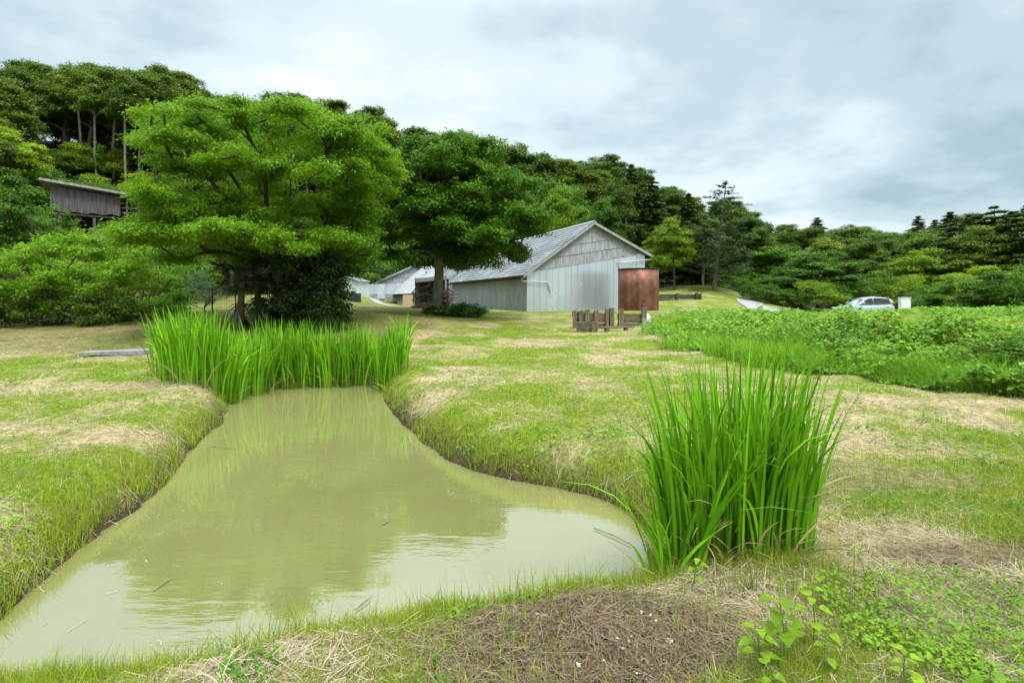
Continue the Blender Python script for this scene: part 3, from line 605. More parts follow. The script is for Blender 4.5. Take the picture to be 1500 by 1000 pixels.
# ---------------------------------------------------------------- palms under the big tree
def palm(px, D, h, seed, n, label, skirt=0, fr=1.0):
    rng = np.random.default_rng(seed); x = (px-HX)/F*D; z = gz(x, D); o = empty('fan_palm', (x, D, z), 0, label=label, cat='palm', group='fan palms under the spreading tree')
    MB().tube([(0, 0, -.2), (rng.normal()*.05, 0, h*.5), (rng.normal()*.08, 0, h)], [.14, .12, .10], 9).build('trunk', M['bark'], o)
    st = MB(); Pn, Sd, Wd, vv = [], [], [], []
    for k in range(n+skirt):
        dead = k >= n; a = rng.random()*6.283; el = rng.uniform(-.5, 1.1) if not dead else rng.uniform(-1.5, -1.0); pl = rng.uniform(.5, .9)*fr; zz0 = h if not dead else rng.uniform(.35*h, h)
        dv = np.array([math.cos(a)*math.cos(el), math.sin(a)*math.cos(el), math.sin(el)]); b0 = np.array([0, 0, zz0]); e0 = b0+dv*pl; st.tube([b0, e0], [.014, .008], 4, cap=False)
        side = unit(np.cross(dv, (0, 0, 1.))); upv = np.cross(side, dv)
        for j in range(17):
            th = -1.6+3.2*j/16+rng.normal()*.05; q = dv*math.cos(th)+side*math.sin(th); L = rng.uniform(.45, .65)*fr*(1-.15*abs(th)); tt = np.linspace(0, 1, 4)[:, None]
            Pn.append(e0+q*L*tt+upv*.02+np.array([0, 0, -1])*(tt**2.2)*L*rng.uniform(.25, .6)); Sd.append(unit(np.cross(q, upv))); Wd.append(np.array([.010, .018, .012, .002])); vv.append(rng.random()*.6)
    st.build('stalks', M['bark'], o)
    Pn = np.array(Pn); Sd = np.array(Sd); Wd = np.array(Wd); V = np.stack([Pn-Sd[:, None]*Wd[..., None], Pn+Sd[:, None]*Wd[..., None]], 2); m, S_ = V.shape[:2]
    ii = np.arange(m*S_*2).reshape(m, S_, 2); Q = np.stack([ii[:, :-1, 0], ii[:, :-1, 1], ii[:, 1:, 1], ii[:, 1:, 0]], -1).reshape(-1, 4)
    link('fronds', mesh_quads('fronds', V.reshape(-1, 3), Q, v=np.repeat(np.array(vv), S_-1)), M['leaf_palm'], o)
palm(352, 20.0, 1.7, 1, 30, 'slim fan palm, leftmost of those under the spreading tree', 10)
palm(378, 20.8, 1.8, 2, 30, 'fan palm with a bare dark trunk beside the leftmost palm', 12)
palm(402, 21.6, 1.9, 3, 30, 'fan palm standing half hidden behind the middle palms', 12)
palm(440, 20.6, 2.3, 4, 40, 'tall fan palm with a thick skirt of hanging fronds near the big trunk', 30)
palm(470, 20.2, 2.1, 5, 40, 'fan palm skirted to the ground in dark fronds right of the big trunk', 36)
palm(488, 21.2, 1.9, 16, 36, 'rightmost fan palm, low and skirted with dark fronds', 30)
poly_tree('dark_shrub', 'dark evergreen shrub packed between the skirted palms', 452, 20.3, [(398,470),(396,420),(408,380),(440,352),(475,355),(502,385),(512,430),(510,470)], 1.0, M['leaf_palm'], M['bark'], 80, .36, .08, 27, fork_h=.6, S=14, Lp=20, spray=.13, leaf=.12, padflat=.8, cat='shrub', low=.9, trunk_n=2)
poly_tree('creeping_shrub', 'low dark green creeper at the foot of the straight bare trunk', 672, 28.6, [(618,462),(622,452),(650,445),(690,446),(716,452),(722,460),(690,463)], .7, M['leaf_mid'], M['bark'], 40, .26, .03, 28, fork_h=.15, S=12, Lp=14, spray=.10, leaf=.12, padflat=.6, cat='shrub', low=.9, trunk_n=2)

# ---------------------------------------------------------------- barns
M['tin'] = mat_noise('tin', [(.3, (.50, .54, .565)), (.7, (.63, .67, .69))], (.9, .9, .35), .25, .6, bump=.03, rvar=.2, second=([(.35, (.78, .80, .82)), (.6, (1, 1, 1))], (5, 5, .25), .3))
M['tin_side'] = mat_noise('tin_side', [(.3, (.28, .295, .295)), (.7, (.40, .42, .42))], (1.2, 1.2, .4), .5, .35, bump=.03, second=([(.35, (.7, .7, .68)), (.6, (1, 1, 1))], (6, 6, .6), .7))
M['shingle'] = mat_noise('shingle', [(.30, (.17, .17, .175)), (.5, (.29, .29, .295)), (.72, (.42, .42, .425))], (16, 16, 1.4), .85, bump=.25, second=([(.35, (.72, .72, .72)), (.6, (1, 1, 1))], (1.3, 1.3, .9), .5))
M['roofing'] = mat_noise('roofing', [(.30, (.10, .10, .10)), (.5, (.19, .195, .195)), (.75, (.30, .305, .305))], (1.5, 5, 1.5), .7, bump=.2, second=([(.35, (.5, .5, .48)), (.62, (1, 1, 1))], (.7, .5, .7), .75))
M['trim'] = mat_noise('trim', [(.3, (.16, .15, .14)), (.7, (.36, .36, .35))], (3, 3, 3), .8)
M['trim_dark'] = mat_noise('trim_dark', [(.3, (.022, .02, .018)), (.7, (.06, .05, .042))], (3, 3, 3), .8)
M['pipe'] = mat_noise('pipe', [(.3, (.36, .37, .37)), (.7, (.58, .59, .59))], (5, 5, 5), .45, bump=0)
M['concrete'] = mat_noise('concrete', [(.3, (.30, .29, .27)), (.7, (.52, .51, .48))], (5, 5, 5), .9, bump=.2, second=([(.4, (.7, .7, .66)), (.6, (1, 1, 1))], (1, 1, 1), .6))
M['poly'] = mat_noise('poly', [(.3, (.40, .44, .47)), (.7, (.60, .65, .68))], (1.2, 1.2, 1), .3, .1, bump=.03)
M['roofing_pale'] = mat_noise('roofing_pale', [(.30, (.26, .265, .265)), (.5, (.36, .365, .365)), (.75, (.46, .465, .465))], (1.5, 5, 1.5), .7, bump=.2, second=([(.35, (.7, .7, .68)), (.62, (1, 1, 1))], (.7, .5, .7), .5))
def panels(mb, p0, p1, ztop0, ztop1, step, th=.018, zb=0.0, rng=None):
    """upright ribs between two ground points; top may slope"""
    p0 = np.array(p0, float); p1 = np.array(p1, float); L = np.linalg.norm(p1-p0); d = (p1-p0)/L; n_ = np.array([d[1], -d[0]]); k = step
    while k < L-.05:
        zt = ztop0+(ztop1-ztop0)*k/L; a = p0+d*(k-.014); b_ = p0+d*(k+.014)
        q = [(a[0], a[1]), (b_[0], b_[1]), (b_[0]+n_[0]*th, b_[1]+n_[1]*th), (a[0]+n_[0]*th, a[1]+n_[1]*th)]
        mb.hexa([(x, y, zb) for x, y in q], [(x, y, zt-.01) for x, y in q]); k += step
def barn(name, label, loc, rz, W, xp, zp, zl, zr, L, seed=1, gable_mat='tin', side_mat='tin_side', zbL=None, zbR=None, ov=.35, ovg=.25, rowh=.42, pipes=True, shing=True, roof_mat='roofing', roof_rows=14, rib=.45):
    rng = np.random.default_rng(seed); o = empty(name, loc, rz, label=label, cat='barn'); zbL = zl if zbL is None else zbL; zbR = zr if zbR is None else zbR; T = .10
    g_ = MB(); g_.prism([(0, -.6), (W, -.6), (W, zbR), (0, zbL)], 'y', 0, T); panels(g_, (0, 0), (W, 0), zbL-.02, zbR-.02, rib, zb=.02); g_.build('gable_wall', M[gable_mat], o)
    s = MB(); s.prism([(0, T), (0, L-.1), (0-.0, L-.1), (0, T)][:0] or [(T+.002, -.6), (L-.102, -.6), (L-.102, zl-.03), (T+.002, zl-.03)], 'x', 0, T); panels(s, (0, L), (0, 0), zl-.06, zl-.06, .32, zb=.02); s.build('side_wall', M[side_mat], o)
    s = MB(); s.prism([(T+.002, -.6), (L-.102, -.6), (L-.102, zr-.03), (T+.002, zr-.03)], 'x', W-T, W); s.build('side_wall', M[side_mat], o)
    s = MB(); s.prism([(0, -.6), (W, -.6), (W, zr-.02), (xp, zp-.03), (0, zl-.02)], 'y', L-.1, L); s.build('rear_wall', M[side_mat], o)
    MB().box(-.03, W+.03, -.05, L+.05, -.7, .015).build('plinth', M['concrete'], o)
    if shing:
        # sloping shingle courses up the gable, each broken into boards
        gs = MB(); gs.prism([(0, zbL+.004), (W, zbR+.004), (W, zr-.02), (xp, zp-.05), (0, zl-.02)], 'y', .012, T-.012)
        A = np.array([0, zbL]); B = np.array([W, zbR]); ang = (zbR-zbL)/W
        full = zp-(zbL+ang*xp); rows = int(full/rowh)+1
        def zmax(x): return (zl+(zp-zl)*x/xp if x <= xp else zp+(zr-zp)*(x-xp)/(W-xp))-.04
        for k in range(rows):
            x = 0.0
            while x < W-.02:
                wd = min(rng.uniform(.7, 1.1), W-x); x0, x1 = x+.004, x+wd-.004; x += wd
                pts = []
                zb0 = zbL+ang*x0+k*rowh+rng.normal()*.018; zb1 = zb0+ang*(x1-x0); zt0 = zbL+ang*x0+(k+1.12)*rowh; zt1 = zt0+ang*(x1-x0)
                m0, m1 = zmax(x0), zmax(x1); 
                if zb0 > m0-.02 and zb1 > m1-.02: continue
                zt0, zt1 = min(zt0, m0), min(zt1, m1); zb0, zb1 = min(zb0, zt0-.012), min(zb1, zt1-.012); pr_ = .042+rng.random()*.01; pt = .012
                gs.hexa([(x0, -pr_, zb0), (x1, -pr_, zb1), (x1, .012, zb1), (x0, .012, zb0)], [(x0, -pt, zt0), (x1, -pt, zt1), (x1, .012, zt1), (x0, .012, zt0)])
        gs.build('gable_shingles', M['shingle'], o)
    rf = MB()
    for sgn, xe, ze in ((-1, 0, zl), (1, W, zr)):
        sl_ = (zp-ze)/abs(xp-xe); x_e = xe+sgn*ov; z_e = ze-sl_*ov; n_r = roof_rows
        nx_ = -sgn*-1; nl = math.hypot(1, sl_); nv = np.array([sgn*sl_/nl, 1/nl])
        e0 = np.array([x_e, z_e])+nv*.02; e1 = np.array([xp, zp])+nv*.02+np.array([0, .0])
        if sgn > 0: e1 = e1+(np.array([x_e, z_e])-np.array([xp, zp]))*.002
        a0, a1 = e0, e1; rf.hexa([(a0[0], -ovg, a0[1]), (a1[0], -ovg, a1[1]), (a1[0], L+ovg, a1[1]), (a0[0], L+ovg, a0[1])], [(a0[0]+nv[0]*.05, -ovg, a0[1]+nv[1]*.05), (a1[0]+nv[0]*.05, -ovg, a1[1]+nv[1]*.05), (a1[0]+nv[0]*.05, L+ovg, a1[1]+nv[1]*.05), (a0[0]+nv[0]*.05, L+ovg, a0[1]+nv[1]*.05)])
        for k in range(n_r):
            f0, f1 = k/n_r, min(1, (k+1.08)/n_r); y = -ovg-.015
            while y < L+ovg:
                wd = rng.uniform(.5, 1.1); y1 = min(y+wd, L+ovg+.015); p_ = e0+(e1-e0)*(f0+rng.normal()*.004); q_ = e0+(e1-e0)*f1; t0_, t1_ = .070+rng.random()*.008, .054
                rf.hexa([(p_[0]+nv[0]*.051, y, p_[1]+nv[1]*.051), (q_[0]+nv[0]*.051, y, q_[1]+nv[1]*.051), (q_[0]+nv[0]*.051, y1-.008, q_[1]+nv[1]*.051), (p_[0]+nv[0]*.051, y1-.008, p_[1]+nv[1]*.051)],
                        [(p_[0]+nv[0]*t0_, y, p_[1]+nv[1]*t0_), (q_[0]+nv[0]*t1_, y, q_[1]+nv[1]*t1_), (q_[0]+nv[0]*t1_, y1-.008, q_[1]+nv[1]*t1_), (p_[0]+nv[0]*t0_, y1-.008, p_[1]+nv[1]*t0_)]); y = y1
    ro = rf.build('roof', M[roof_mat], o)
    rd = MB(); rd.prism([(xp-.16, zp-.02+.0), (xp, zp+.09), (xp+.16, zp-.02), (xp+.17, zp+.03), (xp, zp+.16), (xp-.17, zp+.03)], 'y', -ovg-.03, L+ovg+.03); rd.build('ridge_cap', M['shingle'], ro)
    for sgn, xe, ze in ((-1, 0, zl), (1, W, zr)):
        sl_ = (zp-ze)/abs(xp-xe); x_e = xe+sgn*ov; z_e = ze-sl_*ov; v_ = MB()
        v_.hexa([(x_e, -ovg-.05, z_e-.12), (x_e, -ovg-.018, z_e-.12), (x_e, -ovg-.018, z_e+.06), (x_e, -ovg-.05, z_e+.06)], [(xp-sgn*-.004, -ovg-.05, zp-.12), (xp-sgn*-.004, -ovg-.018, zp-.12), (xp-sgn*-.004, -ovg-.018, zp+.06), (xp-sgn*-.004, -ovg-.05, zp+.06)])
        v_.build('verge_board', M['shingle'], ro)
        f_ = MB(); f_.box(x_e-.03+(.0 if sgn < 0 else .03), x_e+(.0 if sgn < 0 else .06), -ovg, L+ovg, z_e-.16, z_e-.01); f_.build('fascia', M['trim_dark'], ro)
        gt = MB(); xg = x_e+sgn*.085; n_ = 9
        ring = [(xg+.06*math.cos(a), z_e-.02+.06*math.sin(a)) for a in np.linspace(math.pi, 2*math.pi, n_)]+[(xg+.05*math.cos(a), z_e-.02+.05*math.sin(a)) for a in np.linspace(2*math.pi, math.pi, n_)]
        gt.prism(ring, 'y', -ovg-.06, L+ovg); gt.build('gutter', M['trim_dark'] if sgn < 0 else M['pipe'], o)
        if pipes:
            if sgn < 0: pth = [(xg, -ovg+.05, z_e-.09), (xg, -ovg+.05, z_e-.25), (xg+.12, -.12, z_e-.33), (1.35, -.12, z_e-.35), (1.5, -.12, z_e-.55), (1.62, -.12, z_e-1.0)]
            else: pth = [(xg, -ovg+.05, z_e-.09), (xg, -ovg+.05, z_e-.2), (xg-.12, -.12, z_e-.28), (W-2.2, -.12, z_e-.55), (W-1.95, -.12, z_e-.95), (W-1.8, -.35, z_e-1.2)]
            MB().tube(pth, .04, 8).build('downpipe', M['pipe'], o)
    return o
a1 = 20.8; p0 = np.array([.95, 36, .79]); 
barn('barn', 'nearest grey barn with shingled gable above shiny vertical metal sheets beside rusty tank', (p0[0], p0[1], p0[2]), R(a1), 8.75, 4.69, 5.79, 2.45, 3.92, 18.5, seed=1, rowh=.66, roof_rows=18)
b2 = P(612, 430, 53); barn('barn', 'middle grey barn with pale blue gable behind the straight bare trunk', (b2[0], b2[1], 1.25), R(25), 7.0, 3.55, 4.1, 1.05, 2.4, 14, seed=2, shing=False, zbL=1.05, zbR=2.4, pipes=False, gable_mat='tin', roof_mat='roofing_pale')
# pale blue sheeting closes the middle barn's gable triangle
o2 = [x for x in C.objects if x.name.startswith('barn') and x.get('label', '').startswith('middle')][0]
gt_ = MB(); gt_.prism([(0, 1.055), (7.0, 2.405), (7.0, 2.41), (3.55, 4.05), (0, 1.06)], 'y', .0, .09)
for k in range(14): 
    x_ = .5*k+.3; zt = (1.05+3.05*x_/3.55 if x_ < 3.55 else 4.1-1.7*(x_-3.55)/3.45)-.08; gt_.box(x_-.014, x_+.014, -.018, 0, 1.06+1.35*x_/7+.01, max(zt, 1.06+1.35*x_/7+.02))
gt_.build('gable_sheeting', M['tin'], o2)
b3 = P(549, 440, 62); barn('barn', 'farthest grey barn with a long low shingled gable and raised timber deck', (b3[0], b3[1], 1.5), R(9), 11.0, 5.7, 4.4, 1.75, 2.2, 16, seed=3, pipes=False, gable_mat='poly', roof_mat='roofing_pale', rowh=.5, rib=1.1, ov=1.0)
o3 = [x for x in C.objects if x.name.startswith('barn') and x.get('label', '').startswith('farthest')][0]
dk = MB(); dk.box(-.2, 3.2, -2.2, -.06, -.25, -.12)
for k in range(5): dk.box(-.2, 3.2, -2.26, -2.21, -.25+k*.17, -.10+k*.17)
dk.build('deck', M['trim'], o3)
for x_ in (-.1, 1.5, 3.05): MB().box(x_-.06, x_+.06, -2.2, -2.08, -1.6, -.252).build('deck_post', M['trim_dark'], o3)
MB().box(-.1, 3.1, -2.0, -1.9, -1.6, -.252).build('underfloor_dark_panel', M['trim_dark'], o3)  # dark panel filling the dark zone below the deck

# ---------------------------------------------------------------- rusty tank
M['rust'] = mat_noise('rust', [(.30, (.075, .030, .018)), (.45, (.16, .064, .036)), (.58, (.23, .095, .052)), (.72, (.27, .145, .09)), (.85, (.26, .21, .18))], (1.7, 1.7, 1.3), .5, .5, detail=9, bump=.2, second=([(.35, (.5, .46, .46)), (.6, (1, 1, 1))], (7, 7, .3), .5))
tk = P(935, 455, 35.4); tz = gz(tk[0], tk[1]); to = empty('water_tank', (tk[0], tk[1], tz), 0, label='large rusty brown cylindrical steel tank in front of the barn gable', cat='tank')
RT, HT = 1.24, EYE+(HY-394)/F*35.4-tz; n_ = 64; mb = MB(); prof = [(RT, -.2), (RT, HT*.5), (RT, HT), (RT-.02, HT), (RT-.02, HT-.25)]
vs_ = [(r*math.cos(2*math.pi*k/n_), r*math.sin(2*math.pi*k/n_), z) for r, z in prof for k in range(n_)]
mb.add(vs_, [(i*n_+k, i*n_+(k+1) % n_, (i+1)*n_+(k+1) % n_, (i+1)*n_+k) for i in range(len(prof)-1) for k in range(n_)], True); mb.build('shell', M['rust'], to)
mb = MB(); mb.add([((RT-.021)*math.cos(2*math.pi*k/n_), (RT-.021)*math.sin(2*math.pi*k/n_), HT-.2) for k in range(n_)], [tuple(range(n_))]); mb.build('top_plate', M['rust'], to)
mb = MB(); pr_ = [(RT+.002, HT-.03), (RT+.035, HT-.03), (RT+.035, HT+.012), (RT-.03, HT+.012), (RT-.03, HT-.01)]
vs_ = [(r*math.cos(2*math.pi*k/n_), r*math.sin(2*math.pi*k/n_), z) for r, z in pr_ for k in range(n_)]
mb.add(vs_, [(i*n_+k, i*n_+(k+1) % n_, (i+1)*n_+(k+1) % n_, (i+1)*n_+k) for i in range(len(pr_)-1) for k in range(n_)], True); mb.build('rim', M['trim_dark'], to)
mb = MB(); mb.tube([(.0, -RT-.005, .4), (0, -RT-.09, .4)], .05, 10); mb.tube([(0, -RT-.09, .4), (0, -RT-.11, .4)], .075, 10); mb.build('outlet', M['rust'], to)

# ---------------------------------------------------------------- timber edging and small things by the bank
M['timber'] = mat_noise('timber', [(.3, (.055, .04, .025)), (.55, (.15, .115, .068)), (.75, (.27, .23, .14))], (3, 3, 14), .9, bump=.4)
M['timber_post'] = mat_noise('timber_post', [(.3, (.065, .048, .03)), (.55, (.17, .13, .08)), (.75, (.32, .27, .19))], (16, 16, 2), .9, bump=.4)
M['timber_dark'] = mat_noise('timber_dark', [(.3, (.028, .02, .015)), (.6, (.08, .06, .045)), (.8, (.16, .13, .10))], (4, 4, 4), .9, bump=.4)
def plank_wall(name, label, pts, hs, posts, mat_p, mat_b, D_list, th=.07, rows=3):
    pass
def at_ground(px, D): x = (px-HX)/F*D; return np.array([x, D, gz(x, D)])
def timber_wall(label, a, b, ztop, zbot, rows, posts, postw=.17, post_up=.15, th=.08, seed=0, dark=False, group=None):
    """horizontal boards between posts; a, b world xy ends"""
    rng = np.random.default_rng(seed); a = np.array(a[:2]); b = np.array(b[:2]); L = np.linalg.norm(b-a); ang = math.atan2(b[1]-a[1], b[0]-a[0]); o = empty('timber_wall', (a[0], a[1], zbot), ang, label=label, cat='timber wall', group=group); h = (ztop-zbot)/rows
    mb = MB()
    for k in range(rows):
        j = rng.normal(size=4)*.012; mb.hexa([(-.02+j[0], 0, k*h+.006), (L+j[1], 0, k*h+.006), (L+j[1], th, k*h+.006), (-.02+j[0], th, k*h+.006)], [(-.02+j[0], 0+j[2]*.5, (k+1)*h-.006), (L+j[1], 0+j[2]*.5, (k+1)*h-.006+j[3]), (L+j[1], th, (k+1)*h-.006+j[3]), (-.02+j[0], th, (k+1)*h-.006)])
    mb.build('boards', M['timber_dark' if dark else 'timber'], o, bevel=.006)
    for p in posts:
        up_ = post_up*rng.uniform(.6, 1.4); wv = postw*rng.uniform(.85, 1.15); q = MB(); ln = rng.normal(size=2)*.02
        q.hexa([(p-wv/2, -wv-.004, -.4), (p+wv/2, -wv-.004, -.4), (p+wv/2, -.004, -.4), (p-wv/2, -.004, -.4)], [(p-wv/2+ln[0], -wv-.004+ln[1], ztop-zbot+up_), (p+wv/2+ln[0], -wv-.004+ln[1], ztop-zbot+up_+.02), (p+wv/2+ln[0], -.004, ztop-zbot+up_), (p-wv/2+ln[0], -.004, ztop-zbot+up_-.015)])
        q.build('post', M['timber_dark' if dark else 'timber_post'], o, bevel=.012)
    return o
def zpx(py, D): return EYE+(HY-py)/F*D
TG = 'weathered timber edging pieces below the tank'
D0 = 25.0
def X(px, D=D0): return (px-HX)/F*D
timber_wall('weathered plank wall with four posts on the bank below the shiny gable', (X(856), D0, 0), (X(899), D0+.1, 0), zpx(458, D0), zpx(480, D0), 3, [.12, .52, .98, 1.2], seed=1)
timber_wall('weathered plank wall between two thick posts below the rusty tank', (X(905), D0-.05, 0), (X(944), D0, 0), zpx(459, D0), zpx(480, D0), 3, [.1, 1.12], postw=.19, post_up=.2, seed=2)
timber_wall('pair of stout upright timber ends at the left of the edging', (X(840), D0+.35, 0), (X(857), D0+.3, 0), zpx(456, D0), zpx(472, D0), 2, [.09, .4], postw=.2, post_up=.03, seed=3)
timber_wall('low dark timber step with one corner post in front of the plank walls', (X(846, 23.6), 23.7, 0), (X(874, 23.6), 23.4, 0), zpx(471, 23.6), zpx(494, 23.6), 3, [.72], postw=.12, post_up=.02, seed=4)
# low bench-like plank on a stump, and a concrete block
bz = zpx(483, 23.4); bo = empty('plank_bench', (X(889, 23.4), 23.4, gz(X(889, 23.4), 23.4)), R(8), label='broken grey plank lying over two stumps in the grass below the plank walls', cat='bench'); hz = bz-bo.location.z
hz = max(hz, .2)
MB().hexa([(-.25, -.12, hz-.06), (1.15, -.10, hz-.05), (1.15, .12, hz-.05), (-.25, .12, hz-.06)], [(-.25, -.12, hz), (1.15, -.10, hz+.01), (1.15, .12, hz+.01), (-.25, .12, hz)]).build('plank', M['timber_post'], bo, bevel=.01)
MB().tube([(0, 0, -.15), (0, 0, hz-.061)], [.12, .11], 12).build('stump', M['timber_post'], bo); MB().tube([(.8, 0, -.15), (.8, 0, hz-.061)], [.10, .09], 12).build('stump', M['timber_dark'], bo)
cbx = X(947, 24.6); tag(MB().box(-.17, .17, -.12, .12, -.1, .22).build('concrete_block', M['concrete'], None, (cbx, 24.6, gz(cbx, 24.6)+.05), bevel=.015), 'small pale concrete block beside the right thick post', 'block')
M['white'] = mat_noise('white', [(.3, (.62, .63, .63)), (.7, (.80, .81, .80))], (4, 4, 4), .6, bump=.05)
sk = bpy.data.meshes.new('sack'); import bmesh
bm = bmesh.new(); bmesh.ops.create_icosphere(bm, subdivisions=3, radius=1)
for v in bm.verts:
    f = 1+.22*math.sin(5*v.co.x+2*v.co.z)*math.cos(4*v.co.y+v.co.x); v.co = Vector((v.co.x*.30*f, v.co.y*.2*f, max(v.co.z, -.6)*.22*f+.13))
bm.to_mesh(sk); bm.free(); sx = X(946, 26); so_ = link('sack', sk, M['white'], None, (sx, 26, gz(sx, 26)+.05)); so_.rotation_euler = (0, R(-18), .3); tag(so_, 'crumpled white plastic sack on the grass in front of the rusty tank', 'sack')
# dark timber wall on the mound behind the tank
zw = gz(X(995, 46), 46)
timber_wall('long dark timber retaining wall on the mound right of the tank', (X(958, 46), 46, 0), (X(1030, 46), 46.5, 0), zpx(431, 46), zpx(441, 46), 3, [1.9, 3.6, 3.92], postw=.2, post_up=.08, dark=True, seed=7)

# ---------------------------------------------------------------- concrete ramp, slab, path
def sheet(name, pts_px, label, mat, lift=.03, thick=.2):
    """flat slab following the ground between four plan corners, subdivided"""
    a, b_, c, d = [np.array(p, float) for p in pts_px]; n = 14; V = []
    for i in range(n+1):
        for j in range(n+1):
            u, v = i/n, j/n; q = (a*(1-u)+b_*u)*(1-v)+(d*(1-u)+c*u)*v; V.append((q[0], q[1]))
    V = np.array(V); Z = ground_h(V[:, 0], V[:, 1])+lift; m = MB(); vs_ = [(x, y, z) for (x, y), z in zip(V, Z)]; f = [(i*(n+1)+j, (i+1)*(n+1)+j, (i+1)*(n+1)+j+1, i*(n+1)+j+1) for i in range(n) for j in range(n)]
    m.add(vs_, f); k = len(vs_); lo_ = [(x, y, z-thick) for x, y, z in vs_]; edge = [i*(n+1) for i in range(n+1)]+[n*(n+1)+j for j in range(1, n+1)]+[i*(n+1)+n for i in range(n-1, -1, -1)]+[j for j in range(n-1, 0, -1)]
    eb = [vs_[i] for i in edge]+[lo_[i] for i in edge]; ne = len(edge); m.add(eb, [(i, (i+1) % ne, ne+(i+1) % ne, ne+i) for i in range(ne)])
    return tag(m.build(name, mat), label, kind='structure')
M['ramp'] = mat_noise('ramp', [(.3, (.20, .195, .18)), (.7, (.30, .295, .28))], (2, 2, 2), .9, bump=.1)
sheet('ramp', [P(1078, 445, 50)[:2], P(1112, 445, 50)[:2], P(1150, 456, 38)[:2], P(1098, 456, 38)[:2]], 'pale concrete ramp climbing beside the mound', M['ramp'], .06)
sheet('path', [P(536, 436, 56)[:2], P(548, 436, 56)[:2], P(590, 450, 40)[:2], P(572, 450, 40)[:2]], 'pale worn path leading up between the barns', M['ramp'], .02)
M['slab'] = mat_noise('slab', [(.3, (.16, .155, .145)), (.7, (.30, .29, .275))], (5, 5, 5), .9, bump=.2); sb = P(185, 521, 15.9); tag(MB().hexa([(-1.15, -.25, -.05), (.75, -.22, -.05), (.75, .3, -.05), (-1.15, .25, -.05)], [(-1.15, -.25, .03), (.75, -.22, .10), (.75, .3, .10), (-1.15, .25, .04)]).build('concrete_slab', M['slab'], None, (sb[0], sb[1], gz(sb[0], sb[1])+.03), bevel=.01), 'flat grey concrete slab lying on the lawn left of the reeds', 'slab')

# ---------------------------------------------------------------- woodshed, hut, bin, fence
M['log'] = mat_noise('log', [(.3, (.05, .04, .032)), (.55, (.15, .12, .095)), (.75, (.34, .28, .22))], (8, 8, 8), .9, bump=.4)
M['redpaint'] = mat_noise('redpaint', [(.3, (.10, .035, .03)), (.7, (.20, .06, .05))], (6, 6, 6), .6)
ws = at_ground(632, 36); wo_ = empty('woodshed', ws, R(14), label='dark open lean-to packed with scrap wood behind the straight bare trunk', cat='shed')
MB().hexa([(-1.0, -.9, 1.55), (1.0, -.9, 1.75), (1.0, .9, 2.05), (-1.0, .9, 1.85)], [(-1.0, -.9, 1.60), (1.0, -.9, 1.80), (1.0, .9, 2.10), (-1.0, .9, 1.90)]).build('roof', M['trim_dark'], wo_)
for x_, y_, h_ in ((-.92, -.8, 1.56), (.92, -.8, 1.75), (-.92, .8, 1.8), (.92, .8, 2.0)): MB().box(x_-.05, x_+.05, y_-.05, y_+.05, -.3, h_).build('post', M['timber_dark'], wo_)
MB().box(-.95, .95, .84, .88, 0, 1.8).build('back_boards', M['timber_dark'], wo_)
lr = np.random.default_rng(3); mb = MB()
for k in range(130):
    x_ = lr.uniform(-1.0, 1.3); z_ = .08+lr.random()**1.3*1.25; y_ = lr.uniform(-.5, .3); a_ = lr.normal()*.5; L_ = lr.uniform(.4, 1.0)
    mb.tube([(x_-math.cos(a_)*L_/2, y_-.15, z_-math.sin(a_)*L_*.25), (x_+math.cos(a_)*L_/2, y_+.2*lr.normal(), z_+math.sin(a_)*L_*.25)], lr.uniform(.025, .06), 6)
lo = mb.build('scrap_wood', M['log'], None, ws); lo.rotation_euler = (0, 0, R(14)); tag(lo, 'tangled pile of dark scrap wood and branches under the lean-to roof', 'wood pile', kind='stuff')
rb_ = at_ground(622, 34.6); tag(MB().box(-.8, .8, -.3, .3, .05, .14).box(-.75, -.6, -.25, .25, -.1, .049).box(.6, .75, -.25, .25, -.1, .049).box(-.5, .4, -.15, .2, .142, .26).build('red_crate', M['redpaint'], None, rb_, bevel=.01), 'low faded red pallet at the foot of the scrap wood', 'pallet')
pb = at_ground(597, 40); M['ply'] = mat_noise('ply', [(.3, (.30, .22, .12)), (.7, (.45, .35, .21))], (3, 3, 10), .8)
tag(MB().hexa([(-.35, 0, 0), (.35, 0, 0), (.35, .03, 0), (-.35, .03, 0)], [(-.35, .12, .85), (.35, .12, .85), (.35, .15, .85), (-.35, .15, .85)]).build('plywood_board', M['ply'], None, pb), 'tan plywood board leaning at the corner of the middle barn', 'board')
hu = at_ground(508, 56); ho = empty('hut', hu, R(-12), label='small pale grey hut with a pale gable roof half hidden by the palms', cat='hut'); ho.scale = (.9, .9, .7)
MB().box(-1.3, 1.3, 0, 2.6, -.4, 2.0).build('wall', M['poly'], ho)
MB().prism([(-1.5, 1.95), (0, 2.6), (1.5, 1.95), (1.5, 2.02), (0, 2.67), (-1.5, 2.02)], 'y', -.2, 2.8).build('roof', M['roofing'], ho)
MB().prism([(-1.25, 2.002), (1.25, 2.002), (0, 2.56)], 'y', .02, .1).build('gable', M['poly'], ho)
MB().box(.2, .95, -.04, -.003, .02, 1.85).build('door', M['pipe'], ho)
MB().box(-.95, -.25, -.03, -.003, .9, 1.5).build('window', M['trim_dark'], ho)
fe0 = at_ground(520, 60); fe = empty('board_fence', fe0, R(-4), label='pale board fence between the pale hut and the farthest barn', cat='fence'); mb = MB()
for k in range(16): mb.box(k*.2, k*.2+.185, 0, .025, 0, 1.5+.03*math.sin(k*3))
mb.build('boards', M['poly'], fe)
for x_ in (.0, 1.5, 3.05): MB().box(x_, x_+.08, .027, .11, -.3, 1.45).build('post', M['trim'], fe)
